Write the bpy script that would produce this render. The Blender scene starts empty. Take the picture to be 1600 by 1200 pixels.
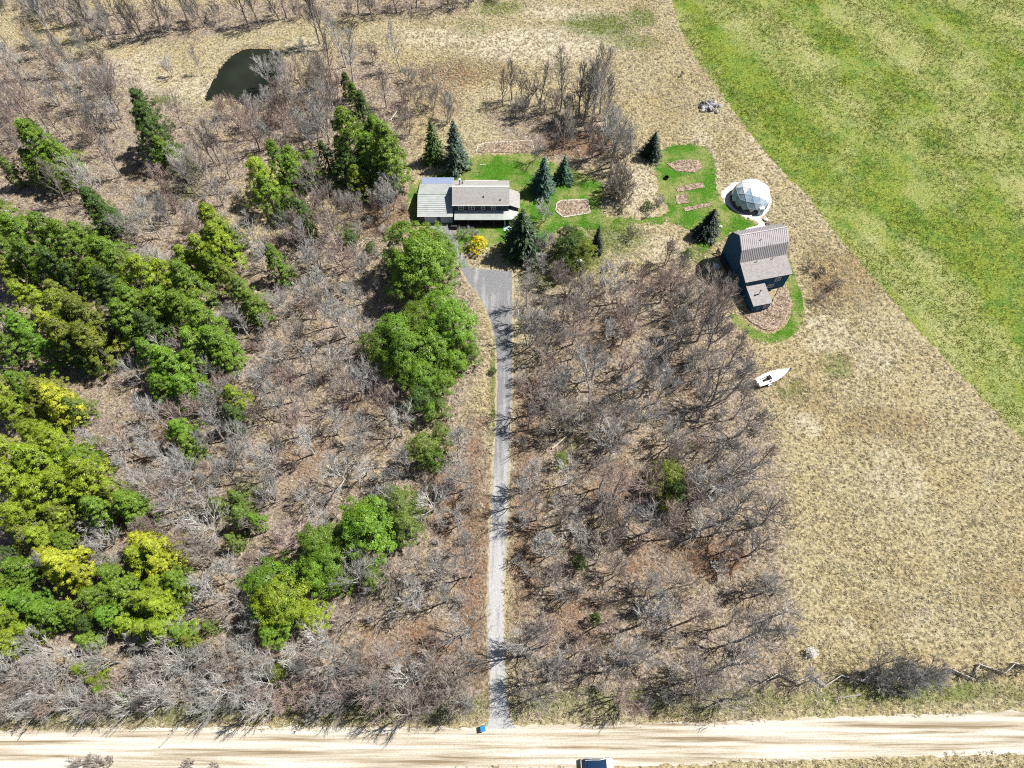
import bpy, bmesh, math, random
import numpy as np
from mathutils import Vector, Matrix, noise as mnoise
from mathutils.geometry import delaunay_2d_cdt

# ------------------------------------------------------------------ camera, sky, sun, exposure
scene = bpy.context.scene
COL = scene.collection
R = math.radians
CAM_H, CAM_TILT, FPX = 120.0, 28.1, 1067.0          # drone height, tilt off straight down, focal length in photo pixels
cam_d = bpy.data.cameras.new('drone_camera')
cam_d.sensor_fit = 'HORIZONTAL'; cam_d.sensor_width = 36.0
cam_d.lens = 36.0 * FPX / 1600.0
cam_d.clip_start = 1.0; cam_d.clip_end = 9000.0
cam = bpy.data.objects.new('drone_camera', cam_d); COL.objects.link(cam)
cam.location = (0, 0, CAM_H); cam.rotation_euler = (R(CAM_TILT), 0, 0)
scene.camera = cam

SUN_AZ, SUN_EL = R(17.0), R(56.0)                   # azimuth measured from +X towards +Y
sd = Vector((math.cos(SUN_EL)*math.cos(SUN_AZ), math.cos(SUN_EL)*math.sin(SUN_AZ), math.sin(SUN_EL)))
world = bpy.data.worlds.new('World'); scene.world = world; world.use_nodes = True
wn = world.node_tree; bg = wn.nodes['Background']
sky = wn.nodes.new('ShaderNodeTexSky'); sky.sky_type = 'NISHITA'; sky.sun_disc = False
sky.sun_elevation = SUN_EL; sky.sun_rotation = math.atan2(sd.x, sd.y)
sky.altitude = 300; sky.air_density = 1.0; sky.dust_density = 0.6
wn.links.new(sky.outputs[0], bg.inputs[0]); bg.inputs[1].default_value = 0.052
sun_d = bpy.data.lights.new('sun', 'SUN'); sun_d.energy = 5.0; sun_d.angle = R(0.5); sun_d.color = (1.0, 0.965, 0.90)
sun = bpy.data.objects.new('sun', sun_d); COL.objects.link(sun)
sun.rotation_euler = sd.to_track_quat('Z', 'Y').to_euler(); sun.location = (60, 40, 160)
vs = scene.view_settings
scene.display_settings.display_device = 'sRGB'
vs.view_transform = 'Standard'; vs.look = 'None'; vs.gamma = 1.0; vs.use_curve_mapping = False
vs.exposure = 0.55
cy = scene.cycles
cy.max_bounces = 5; cy.diffuse_bounces = 2; cy.glossy_bounces = 2; cy.transmission_bounces = 4; cy.transparent_max_bounces = 4
cy.use_denoising = False
cy.filter_width = 1.1
cy.use_adaptive_sampling = False

# ------------------------------------------------------------------ survey: photo pixel -> ground metre
CA, SA = math.cos(R(CAM_TILT)), math.sin(R(CAM_TILT))
def G(px, py, z=0.0):
    dx = (px-800.0)/FPX; dy = -(py-600.0)/FPX
    Y = dy*CA + SA; Z = dy*SA - CA
    t = (z-CAM_H)/Z
    return Vector((dx*t, Y*t, z))
def PX(x, y, z=0.0):
    z = z-CAM_H
    yc = y*CA + z*SA; zc = -y*SA + z*CA
    return (800 + FPX*x/-zc, 600 - FPX*yc/-zc)
def MPP(px, py):                                     # metres per photo pixel
    p = G(px, py); return (p.y*SA + CAM_H*CA)/FPX
def poly(pts, z=0.0): return [tuple(G(a, b, z)[:2]) for a, b in pts]
rnd = random.Random(11); nrng = np.random.default_rng(7)

# ------------------------------------------------------------------ material helpers
MATS = {}
class NT:
    def __init__(s, name):
        m = bpy.data.materials.new(name); m.use_nodes = True; s.m = m; s.t = m.node_tree
        s.t.nodes.clear(); s.out = s.t.nodes.new('ShaderNodeOutputMaterial')
    def n(s, ty, ins=None, **kw):
        nd = s.t.nodes.new(ty)
        for k, v in kw.items(): setattr(nd, k, v)
        if ins:
            for k, v in ins.items():
                if isinstance(v, bpy.types.NodeSocket): s.t.links.new(v, nd.inputs[k])
                else: nd.inputs[k].default_value = v
        return nd
    def pos(s): return s.n('ShaderNodeNewGeometry').outputs['Position']
    def objpos(s): return s.n('ShaderNodeTexCoord').outputs['Object']
    def scaled(s, v, sc, rot=(0,0,0)): return s.n('ShaderNodeMapping', {'Vector': v, 'Scale': sc, 'Rotation': rot}).outputs[0]
    def noise(s, v, scale, detail=4, rough=0.6, dist=0.0):
        return s.n('ShaderNodeTexNoise', {'Vector': v, 'Scale': scale, 'Detail': detail, 'Roughness': rough, 'Distortion': dist}).outputs['Fac']
    def ramp(s, f, stops):
        nd = s.n('ShaderNodeValToRGB', {'Fac': f}); e = nd.color_ramp.elements
        while len(e) < len(stops): e.new(0.5)
        for i, (p, c) in enumerate(stops):
            e[i].position = p; e[i].color = (c, c, c, 1) if not isinstance(c, tuple) else (*c, 1)
        return nd.outputs['Color']
    def mix(s, f, a, b, mode='MIX'):
        nd = s.n('ShaderNodeMix', data_type='RGBA', blend_type=mode)
        for i, v in ((0, f), (6, a), (7, b)):
            if isinstance(v, bpy.types.NodeSocket): s.t.links.new(v, nd.inputs[i])
            elif i == 0: nd.inputs[0].default_value = v
            else: nd.inputs[i].default_value = (*v, 1) if len(v) == 3 else v
        return nd.outputs[2]
    def math(s, op, a, b=0.0, clamp=False):
        nd = s.n('ShaderNodeMath', operation=op, use_clamp=clamp)
        for i, v in ((0, a), (1, b)):
            if isinstance(v, bpy.types.NodeSocket): s.t.links.new(v, nd.inputs[i])
            else: nd.inputs[i].default_value = v
        return nd.outputs[0]
    def bump(s, h, strength, dist):
        return s.n('ShaderNodeBump', {'Height': h, 'Strength': strength, 'Distance': dist}).outputs[0]
    def pbr(s, color, rough=0.85, normal=None, metal=0.0, spec=0.3, trans=0.0, ior=1.45):
        b = s.n('ShaderNodeBsdfPrincipled')
        if isinstance(color, bpy.types.NodeSocket): s.t.links.new(color, b.inputs['Base Color'])
        else: b.inputs['Base Color'].default_value = (*color, 1)
        if isinstance(rough, bpy.types.NodeSocket): s.t.links.new(rough, b.inputs['Roughness'])
        else: b.inputs['Roughness'].default_value = rough
        b.inputs['Metallic'].default_value = metal; b.inputs['Specular IOR Level'].default_value = spec
        b.inputs['Transmission Weight'].default_value = trans; b.inputs['IOR'].default_value = ior
        if normal: s.t.links.new(normal, b.inputs['Normal'])
        s.t.links.new(b.outputs[0], s.out.inputs[0]); return s.m

def flat(name, c, rough=0.7, var=0.25, scale=3.0, metal=0.0, spec=0.3):
    if name in MATS: return MATS[name]
    t = NT(name); f = t.noise(t.objpos(), scale, 5, 0.65)
    lo = tuple(v*(1-var) for v in c); hi = tuple(min(1, v*(1+var)) for v in c)
    MATS[name] = t.pbr(t.ramp(f, [(0.3, lo), (0.7, hi)]), rough, metal=metal, spec=spec); return MATS[name]

def object_tinted(name, scale=1.2, lo=0.55, hi=1.4, rough=0.8, translucent=0.0, warm=None):
    """material whose base colour is the object's own colour, with natural mottling"""
    t = NT(name); oi = t.n('ShaderNodeObjectInfo')
    f = t.noise(t.objpos(), scale, 3, 0.6)
    v = t.ramp(f, [(0.30, lo), (0.70, hi)])
    c = t.mix(1.0, oi.outputs['Color'], v, 'MULTIPLY')
    if warm:
        g = t.noise(t.objpos(), scale*0.5, 2, 0.5)
        c = t.mix(t.ramp(g, [(0.48, 0.0), (0.75, 0.75)]), c, t.mix(1.0, c, warm, 'MULTIPLY'))
    if translucent:
        d = t.n('ShaderNodeBsdfDiffuse', {'Color': c}); tr = t.n('ShaderNodeBsdfTranslucent', {'Color': c})
        gl = t.n('ShaderNodeBsdfGlossy', {'Color': (1, 1, 1, 1), 'Roughness': 0.45})
        m1 = t.n('ShaderNodeMixShader', {0: translucent, 1: d.outputs[0], 2: tr.outputs[0]})
        m2 = t.n('ShaderNodeMixShader', {0: 0.03, 1: m1.outputs[0], 2: gl.outputs[0]})
        t.t.links.new(m2.outputs[0], t.out.inputs[0]); return t.m
    return t.pbr(c, rough, spec=0.15)

# ------------------------------------------------------------------ object helpers
def link(name, mesh, mat=None, parent=None):
    o = bpy.data.objects.new(name, mesh); COL.objects.link(o)
    if mat and not mesh.materials: mesh.materials.append(mat)
    if parent: o.parent = parent
    return o
def mesh_py(name, v, f, smooth=False):
    m = bpy.data.meshes.new(name); m.from_pydata(v, [], f); m.update()
    if smooth:
        m.polygons.foreach_set('use_smooth', [True]*len(m.polygons))
    return m
def tag(o, label=None, cat=None, group=None, kind=None):
    if label: o['label'] = label
    if cat: o['category'] = cat
    if group: o['group'] = group
    if kind: o['kind'] = kind
    return o
def thing(name, label, cat, loc=(0, 0, 0), rz=0.0, group=None):
    o = bpy.data.objects.new(name, None); COL.objects.link(o); o.empty_display_size = 0.5
    o.location = loc; o.rotation_euler = (0, 0, rz)
    return tag(o, label, cat, group)

class MB:
    """mesh collector"""
    def __init__(s): s.v = []; s.f = []
    def quad(s, *p):
        i = len(s.v); s.v += [tuple(q) for q in p]; s.f.append(tuple(range(i, i+len(p))))
    def box(s, x0, x1, y0, y1, z0, z1):
        i = len(s.v)
        s.v += [(x0,y0,z0),(x1,y0,z0),(x1,y1,z0),(x0,y1,z0),(x0,y0,z1),(x1,y0,z1),(x1,y1,z1),(x0,y1,z1)]
        s.f += [tuple(i+k for k in q) for q in ((0,3,2,1),(4,5,6,7),(0,1,5,4),(1,2,6,5),(2,3,7,6),(3,0,4,7))]
    def slab(s, pts, th):
        """a plate: pts are the top outline (counter-clockwise from above), extruded down by th"""
        n = len(pts); i = len(s.v)
        s.v += [tuple(p) for p in pts] + [(p[0], p[1], p[2]-th) for p in pts]
        s.f.append(tuple(range(i, i+n))); s.f.append(tuple(reversed(range(i+n, i+2*n))))
        for k in range(n): s.f.append((i+k, i+n+k, i+n+(k+1) % n, i+(k+1) % n))
    def tube(s, pts, rad, sides=6, cap=True):
        pts = [Vector(p) for p in pts]; n = len(pts); i0 = len(s.v)
        for k, p in enumerate(pts):
            d = (pts[min(k+1, n-1)] - pts[max(k-1, 0)])
            if d.length < 1e-9: d = Vector((0, 0, 1))
            d.normalize()
            a = d.orthogonal().normalized() if k == 0 else (a - d*a.dot(d)).normalized()
            b = d.cross(a); r = rad[k] if not isinstance(rad, (int, float)) else rad
            for j in range(sides):
                th = 2*math.pi*j/sides
                s.v.append(tuple(p + a*(r*math.cos(th)) + b*(r*math.sin(th))))
        for k in range(n-1):
            for j in range(sides):
                q = i0+k*sides
                s.f.append((q+j, q+(j+1) % sides, q+sides+(j+1) % sides, q+sides+j))
        if cap:
            s.f.append(tuple(i0+j for j in reversed(range(sides))))
            s.f.append(tuple(i0+(n-1)*sides+j for j in range(sides)))
    def prism_x(s, prof, x0, x1):
        """closed (y,z) profile extruded along x"""
        n = len(prof); i = len(s.v)
        s.v += [(x0, a, b) for a, b in prof] + [(x1, a, b) for a, b in prof]
        s.f.append(tuple(range(i, i+n))); s.f.append(tuple(reversed(range(i+n, i+2*n))))
        for k in range(n): s.f.append((i+k, i+n+k, i+n+(k+1) % n, i+(k+1) % n))
    def mesh(s, name, smooth=False):
        m = mesh_py(name, s.v, s.f, smooth)
        bm = bmesh.new(); bm.from_mesh(m); bmesh.ops.recalc_face_normals(bm, faces=bm.faces); bm.to_mesh(m); bm.free()
        if smooth: m.polygons.foreach_set('use_smooth', [True]*len(m.polygons))
        return m
    def build(s, name, mat, parent=None, smooth=False): return link(name, s.mesh(name, smooth), mat, parent)
def copy_tree(o, parent=None):
    c = o.copy(); COL.objects.link(c)
    if parent: c.parent = parent
    for ch in list(o.children): copy_tree(ch, c)
    return c

# ------------------------------------------------------------------ ground cover survey (1 m grid of cover types)
GX0, GX1, GY0, GY1 = -230, 230, -40, 330
gx = np.arange(GX0, GX1+1); gy = np.arange(GY0, GY1+1)
MX, MY = np.meshgrid(gx, gy)
def inside(P, X, Y):
    c = np.zeros(np.shape(X), bool); n = len(P); j = n-1
    for i in range(n):
        xi, yi = P[i]; xj, yj = P[j]
        if yi != yj:
            c ^= ((yi > Y) != (yj > Y)) & (X < (xj-xi)*(Y-yi)/(yj-yi)+xi)
        j = i
    return c
def blur(a, k=2):
    for _ in range(k):
        p = np.pad(a, 1, mode='edge')
        a = (p[1:-1,1:-1]*2 + p[:-2,1:-1] + p[2:,1:-1] + p[1:-1,:-2] + p[1:-1,2:])/6
    return a
def polymask(pts, k=2): return blur(inside(poly(pts), MX, MY).astype(float), k)
def blobs(lst):
    a = np.zeros(MX.shape)
    for px, py, rx, ry, s in lst:
        c = G(px, py); m = MPP(px, py)
        q = ((MX-c.x)/(rx*m))**2 + ((MY-c.y)/(ry*m*1.4))**2
        a = np.maximum(a, s*np.exp(-q*q*0.7))
    return a
def sample(mask, x, y):
    i = np.clip(np.round(np.asarray(x)-GX0).astype(int), 0, mask.shape[1]-1)
    j = np.clip(np.round(np.asarray(y)-GY0).astype(int), 0, mask.shape[0]-1)
    return mask[j, i]

WOOD_R = [(806,425),(870,445),(960,440),(1050,400),(1110,430),(1150,490),(1180,560),(1200,650),(1235,760),(1225,880),(1245,1000),(1240,1110),(1000,1120),(798,1120),(800,640),(815,520)]
WOOD_L = [(400,400),(520,330),(640,360),(600,420),(590,600),(640,690),(760,640),(768,800),(764,1120),(-40,1130),(-60,1000),(280,960),(300,700),(380,560)]
WOOD_T = [(-80,60),(180,90),(300,180),(330,165),(420,170),(520,90),(560,60),(640,130),(640,250),(560,300),(420,250),(380,290),(350,340),(300,420),(200,400),(-80,330)]
CEDARS = [(-60,320),(40,320),(200,340),(420,400),(420,540),(380,650),(340,960),(280,1000),(-60,1030)]
HEDGE = [(-80,-30),(170,70),(300,65),(450,30),(720,22),(720,-20),(300,10),(150,20),(-80,-60)]
COPSE = [(760,180),(830,165),(960,190),(990,250),(900,262),(780,215)]
PINES = [(600,380),(720,360),(760,560),(700,690),(560,600)]
wood = np.maximum.reduce([polymask(z, 16)*(.85 if z is WOOD_R else 1) for z in (WOOD_R, WOOD_L, WOOD_T, CEDARS, HEDGE, COPSE, PINES)])
red = 1.0*np.maximum(polymask([(735,640),(758,650),(756,1110),(735,1110),(715,900),(720,800)], 10), polymask([(815,600),(850,580),(835,700),(842,860),(825,1000),(802,1000),(806,700)], 10))
red = np.maximum(red, blobs([(600,330,60,40,.8),(460,160,40,20,.5),(690,160,40,30,.5),(1110,870,60,25,.9),(900,225,70,20,.8),(560,1000,60,25,.4),(300,610,60,30,.6),(1290,460,30,25,.6),(690,120,60,25,.6),(960,760,50,40,.6),(900,960,50,30,.6),(1000,880,60,40,.5),(480,720,60,30,.5),(650,1010,70,30,.7),(420,1040,60,20,.5),(260,700,40,30,.6),(1060,590,50,30,.5),(560,640,40,30,.5),(700,780,30,60,.6),(930,540,50,30,.5),(340,450,40,20,.5),(230,270,50,20,.5)]))
weeds = blobs([(935,40,55,22,1.),(1000,28,25,18,.8),(985,65,45,14,.7),(960,370,45,25,.9),(905,395,45,30,.8),(1090,395,25,15,.7),(1305,570,25,18,.6),(1240,610,25,14,.5),
               (300,300,30,12,.5),(540,360,30,15,.5),(780,12,40,14,.7),(740,45,30,20,.4),(850,440,30,12,.5),(255,155,15,8,.9),(890,680,20,30,.4),(380,800,25,40,.8),(775,600,8,60,.9),(940,1090,140,12,.5),(1450,1080,160,12,.7),(560,1115,200,8,.6)])
verge = np.clip(1-np.abs(MY-6.0-0.02*MX)/3.5, 0, 1) + np.clip(1-np.abs(MY+6.5-0.02*MX)/4.0, 0, 1)
weeds = np.maximum(weeds, verge*0.55)
pale = blobs([(1262,665,26,16,.7),(1330,985,26,14,.5),(1440,980,50,24,.35),(1290,520,50,30,.5),(1370,560,40,30,.5),(1400,740,60,40,.4),(840,70,120,30,.9),(880,20,70,14,.7),(680,60,60,20,.7),(480,70,40,14,.6),(1110,330,20,30,.5),(1000,300,30,40,.7),(1040,390,40,20,.6),(300,140,60,20,.6),(210,105,60,25,.6),(1100,250,25,60,.5),(250,130,60,20,.5),(1190,240,30,50,.5)])
dull = blobs([(1385,660,70,22,.8),(1260,620,50,25,.6),(1390,960,50,18,.6),(1540,920,60,25,.6),(740,105,60,25,.8),(1050,170,40,40,.5),(1330,440,40,40,.8),(1290,420,30,40,.8)])
mud = polymask([(cx_+(a-cx_)*1.12, 118+(b-118)*1.12) for cx_ in (383,) for a, b in ((320,158),(328,138),(338,118),(350,100),(364,86),(380,77),(402,75),(422,77),(434,86),(436,108),(430,132),(416,152),(400,166),(380,163),(362,152),(345,148))], 2)
dull = np.maximum(dull, mud)
FIELD = [(1048,-30),(1050,0),(1063,45),(1085,90),(1115,130),(1165,200),(1225,270),(1262,305),(1300,360),(1370,440),(1430,510),(1500,585),(1600,690),(1760,860)]
def px_line(pts): return [G(a, b) for a, b in pts]

# ------------------------------------------------------------------ ground sheet
POND = [(320,158),(328,138),(338,118),(350,100),(364,86),(380,77),(402,75),(422,77),(434,86),(436,108),(430,132),(416,152),(400,166),(380,163),(362,152),(345,148)]
pond_xy = poly(POND)
def axis(a, b, lo, hi):
    core = np.arange(a, b+0.01, 1.0)
    def tail(n): return np.cumsum(np.geomspace(2, 700, n))
    return np.concatenate([(a - tail(18))[::-1], core, b + tail(18)])
ax, ay = axis(-160, 170, 0, 0), axis(-20, 215, 0, 0)
AX, AY = np.meshgrid(ax, ay)
AZ = np.zeros_like(AX)
pm = blur(inside(pond_xy, MX, MY).astype(float), 2)
core = (np.abs(AX) < 200) & (AY > -30) & (AY < 300)
AZ[core] = -1.3*sample(pm, AX[core], AY[core])
AZ[core] += 0.0
nx, ny = len(ax), len(ay)
verts = np.stack([AX.ravel(), AY.ravel(), AZ.ravel()], 1)
idx = np.arange(nx*ny).reshape(ny, nx)
faces = np.stack([idx[:-1,:-1].ravel(), idx[:-1,1:].ravel(), idx[1:,1:].ravel(), idx[1:,:-1].ravel()], 1)
gm = bpy.data.meshes.new('ground'); gm.from_pydata(verts.tolist(), [], faces.tolist()); gm.update()
far = ~((np.abs(AX) < 225) & (AY > -38) & (AY < 325))
for nm, mk in (('wood', wood), ('red', red), ('weeds', weeds), ('pale', pale), ('dull', dull)):
    at = gm.attributes.new(nm, 'FLOAT', 'POINT')
    val = sample(mk, AX, AY).astype(np.float32); val[far] = 0.25 if nm == 'weeds' else 0
    at.data.foreach_set('value', val.ravel())

def ground_colour(t, soft=True):
    p = t.pos()
    fine = t.noise(p, 1.9, 6, 0.78); mid = t.noise(p, 0.35, 5, 0.65); big = t.noise(p, 0.06, 4, 0.6)
    grit = t.noise(p, 5.5, 3, 0.7)
    straw = t.ramp(fine, [(0.30, (0.065,0.050,0.024)), (0.44, (0.275,0.225,0.125)), (0.56, (0.47,0.41,0.255)), (0.70, (0.68,0.63,0.46))])
    straw = t.mix(t.ramp(big, [(0.42, 0.0), (0.65, 0.6)]), straw, t.mix(1.0, straw, (0.95, 0.87, 0.74), 'MULTIPLY'))
    leaf = t.ramp(fine, [(0.32, (0.040,0.031,0.026)), (0.44, (0.19,0.150,0.122)), (0.56, (0.38,0.318,0.262)), (0.68, (0.64,0.57,0.49))])
    leaf = t.mix(t.ramp(mid, [(0.45, 0.0), (0.62, 0.6)]), leaf, t.mix(1.0, straw, (0.92, 0.85, 0.75), 'MULTIPLY'))
    rust = t.ramp(fine, [(0.3, (0.05,0.026,0.016)), (0.5, (0.20,0.115,0.07)), (0.72, (0.42,0.29,0.20))])
    green = t.ramp(fine, [(0.3, (0.05,0.07,0.015)), (0.5, (0.13,0.17,0.045)), (0.72, (0.34,0.35,0.15))])
    def att(n, gain=1.5):
        a = t.n('ShaderNodeAttribute', attribute_name=n).outputs['Fac']
        w = t.math('ADD', a, t.math('MULTIPLY', t.math('SUBTRACT', mid, 0.5), gain))
        w = t.math('ADD', w, t.math('MULTIPLY', t.math('SUBTRACT', grit, 0.5), 0.8))
        w = t.math('MULTIPLY', w, t.math('GREATER_THAN', a, 0.02))
        return t.ramp(w, [(0.20, 0.0), (0.75, 1.0)])
    c = t.mix(att('wood'), straw, leaf)
    c = t.mix(t.math('MULTIPLY', att('dull'), 0.6), c, t.mix(1.0, c, (0.62, 0.52, 0.42), 'MULTIPLY'))
    c = t.mix(t.math('MULTIPLY', att('red'), 0.85), c, rust)
    c = t.mix(t.math('MULTIPLY', att('weeds'), 0.85), c, green)
    c = t.mix(t.math('MULTIPLY', att('pale'), 0.5), c, t.ramp(fine, [(0.3, (0.40,0.34,0.25)), (0.6, (0.74,0.68,0.57))]))
    h = t.math('ADD', t.math('MULTIPLY', fine, 0.6), t.math('MULTIPLY', grit, 0.4))
    return c, h
t = NT('meadow_ground'); c, h = ground_colour(t)
M_GROUND = t.pbr(c, 0.95, t.bump(h, 0.9, 0.35), spec=0.05)
tag(link('ground', gm, M_GROUND), kind='structure')

def sheet(name, pts, z, mat, jitter=0.25, step=0.8, seed=0, kind='structure'):
    """a flat cover on the ground, its outline broken up the way turf and gravel edges are"""
    out = []
    n = len(pts)
    for i in range(n):
        a, b = Vector(pts[i]), Vector(pts[(i+1) % n]); L = (b-a).length; k = max(1, min(400, int(L/step)))
        for j in range(k):
            q = a.lerp(b, j/k)
            if L < 300 and jitter:
                q = q + Vector((mnoise.noise((q.x*0.9, q.y*0.9, seed)), mnoise.noise((q.x*0.9, q.y*0.9, seed+9.3))))*jitter
            out.append((q.x, q.y, z))
    n = len(out)
    r = delaunay_2d_cdt([Vector((q[0], q[1])) for q in out], [(i, (i+1) % n) for i in range(n)], [], 1, 1e-5)
    m = mesh_py(name, [(q.x, q.y, z) for q in r[0]], [tuple(f) for f in r[2]])
    if sum(q.normal.z for q in m.polygons) < 0: m.flip_normals()
    o = link(name, m, mat)
    if kind: o['kind'] = kind
    return o
def smooth_px(pts, closed=True, k=4):
    """Catmull-Rom through pixel points"""
    out = []; n = len(pts)
    for i in range(n if closed else n-1):
        p = [pts[(i+d) % n] if closed else pts[max(0, min(n-1, i+d))] for d in (-1, 0, 1, 2)]
        for j in range(k):
            s = j/k
            out.append(tuple(0.5*(2*p[1][d] + (p[2][d]-p[0][d])*s + (2*p[0][d]-5*p[1][d]+4*p[2][d]-p[3][d])*s*s + (3*p[1][d]-p[0][d]-3*p[2][d]+p[3][d])*s**3) for d in (0, 1)))
    if not closed: out.append(pts[-1])
    return out

# hayfield
fd = (G(1500,585)-G(1115,130)).to_2d(); FANG = math.atan2(fd.y, fd.x)
t = NT('hayfield_turf'); p = t.pos()
al = t.scaled(t.n('ShaderNodeVectorRotate', {'Vector': p, 'Angle': -FANG}, rotation_type='Z_AXIS').outputs[0], (0.013, 0.060, 1))
band = t.noise(al, 1.0, 3, 0.55, 0.3); fine = t.noise(p, 2.2, 6, 0.8); mid = t.noise(p, 0.12, 4, 0.6)
tr = t.scaled(t.n('ShaderNodeVectorRotate', {'Vector': p, 'Angle': -FANG}, rotation_type='Z_AXIS').outputs[0], (0.03, 0.5, 1))
rows = t.noise(tr, 1.0, 2, 0.5)
ga = t.ramp(fine, [(0.30, (0.034,0.058,0.012)), (0.44, (0.118,0.165,0.026)), (0.56, (0.235,0.290,0.052)), (0.70, (0.46,0.47,0.14))])
gb = t.ramp(fine, [(0.30, (0.10,0.10,0.04)), (0.5, (0.37,0.35,0.155)), (0.70, (0.68,0.63,0.38))])
hue = t.noise(p, 0.22, 4, 0.65)
ga = t.mix(t.ramp(hue, [(0.40, 0.8), (0.52, 0.0)]), ga, t.mix(1.0, ga, (0.56, 0.80, 0.80), 'MULTIPLY'))
ga = t.mix(t.ramp(hue, [(0.52, 0.0), (0.66, 0.7)]), ga, t.mix(1.0, ga, (1.10, 1.02, 0.92), 'MULTIPLY'))
w = t.math('ADD', t.math('MULTIPLY', band, 0.7), t.math('MULTIPLY', mid, 0.45))
c = t.mix(t.ramp(w, [(0.51, 0.0), (0.73, 0.8)]), ga, gb)
c = t.mix(t.ramp(rows, [(0.45, 0.0), (0.62, 0.14)]), c, t.mix(1.0, c, (0.80, 0.90, 0.7), 'MULTIPLY'))
M_HAY = t.pbr(c, 0.95, t.bump(fine, 0.8, 0.25), spec=0.05)
fl = [tuple(G(a, b)[:2]) for a, b in FIELD]
hay_poly = fl + [(900, fl[-1][1]), (900, 1500), (fl[0][0]-260, 1500)]
sheet('hayfield', hay_poly, 0.02, M_HAY, 0.8, 0.7, 3)

# lawns
t = NT('mown_lawn'); p = t.pos(); fine = t.noise(p, 3.2, 5, 0.75); mid = t.noise(p, 0.45, 4, 0.6)
c = t.ramp(fine, [(0.30, (0.016,0.052,0.006)), (0.5, (0.060,0.165,0.014)), (0.70, (0.165,0.31,0.045))])
c = t.mix(t.ramp(t.noise(p, 0.16, 4, 0.65), [(0.43, 0.0), (0.60, 0.8)]), c, t.ramp(fine, [(0.3, (0.12,0.13,0.03)), (0.7, (0.42,0.40,0.17))]))
c = t.mix(t.ramp(mid, [(0.35, 0.5), (0.5, 0.0)]), c, t.mix(1.0, c, (0.6, 0.75, 0.6), 'MULTIPLY'))
M_LAWN = t.pbr(c, 0.95, t.bump(fine, 0.6, 0.1), spec=0.05)
LAWN_H = [(637,310),(640,296),(652,283),(690,272),(722,262),(742,244),(790,241),(838,241),(852,252),(872,256),(905,268),(935,284),(946,300),(938,322),(950,338),(1000,341),(1042,334),(1040,318),(1030,300),(1023,270),(1026,246),(1042,231),(1066,225),(1090,226),(1110,238),(1119,262),(1118,285),(1126,312),(1146,330),(1168,343),(1187,349),(1180,357),(1150,361),(1132,372),(1112,384),(1096,394),(1088,382),(1078,362),(1058,350),(1020,350),(985,352),(950,362),(915,358),(880,356),(862,366),(845,384),(822,390),(790,394),(765,384),(740,392),(716,394),(712,380),(708,352),(665,353),(650,351),(641,335)]
lawn_house = smooth_px(LAWN_H, True, 3)
sheet('lawn', poly(lawn_house), 0.024, M_LAWN, 0.95, 0.35, 5)
ring_out = [(1232,402),(1243,430),(1253,462),(1256,490),(1248,515),(1228,531),(1203,536),(1180,531),(1160,519),(1143,500),(1140,492)]
ring_in = [(1150,490),(1166,504),(1186,517),(1205,521),(1224,512),(1235,494),(1237,472),(1231,448),(1224,425),(1226,404)]
lawn_ring = smooth_px(ring_out, False, 4) + smooth_px(ring_in, False, 4)
sheet('lawn_loop', poly(lawn_ring), 0.022, M_LAWN, 0.35, 0.5, 6)

# pond
t = NT('pond_water'); nz = t.noise(t.pos(), 1.6, 3, 0.6)
M_WATER = t.pbr(t.ramp(t.noise(t.pos(), 0.08, 3, 0.5), [(0.35, (0.010,0.013,0.009)), (0.65, (0.024,0.028,0.018))]), 0.10, t.bump(nz, 0.10, 0.05), spec=0.28, ior=1.33)
cpx = sum(p[0] for p in pond_xy)/len(pond_xy); cpy = sum(p[1] for p in pond_xy)/len(pond_xy)
o = sheet('pond_water', [(cpx+(x-cpx)*1.06, cpy+(y-cpy)*1.06) for x, y in poly(smooth_px(POND))], -0.30, M_WATER, 0.5, 0.8, 8)

# road
t = NT('gravel_road'); p = t.pos()
rot = t.scaled(p, (0.035, 1.15, 1), (0, 0, R(-1.2)))
tracks = t.noise(rot, 1.0, 5, 0.65, 0.4); fine = t.noise(p, 3.5, 5, 0.75)
c = t.ramp(tracks, [(0.36, (0.22,0.165,0.10)), (0.44, (0.42,0.36,0.27)), (0.53, (0.57,0.525,0.44)), (0.64, (0.68,0.65,0.60))])
c = t.mix(t.ramp(fine, [(0.35, 0.45), (0.55, 0.0)]), c, (0.25, 0.21, 0.15))
M_ROAD = t.pbr(c, 0.9, t.bump(fine, 0.4, 0.06), spec=0.1)
RT = [(0,1141),(380,1136),(740,1136),(1000,1130),(1200,1125),(1600,1111)]
RB = [(1600,1177),(1200,1190),(800,1203),(400,1210),(0,1214)]
rt, rb = poly(RT), poly(RB)
def ext(a, b, X): k = (X-a[0])/(b[0]-a[0]); return (X, a[1]+(b[1]-a[1])*k)
road_poly = [(-600, rt[0][1]-3)] + rt + [ext(rt[-2], rt[-1], 600), ext(rb[1], rb[0], 600)] + rb + [(-600, rb[-1][1]-3)]
sheet('gravel_road', list(reversed(road_poly)), 0.016, M_ROAD, 0.45, 0.6, 12)

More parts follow.
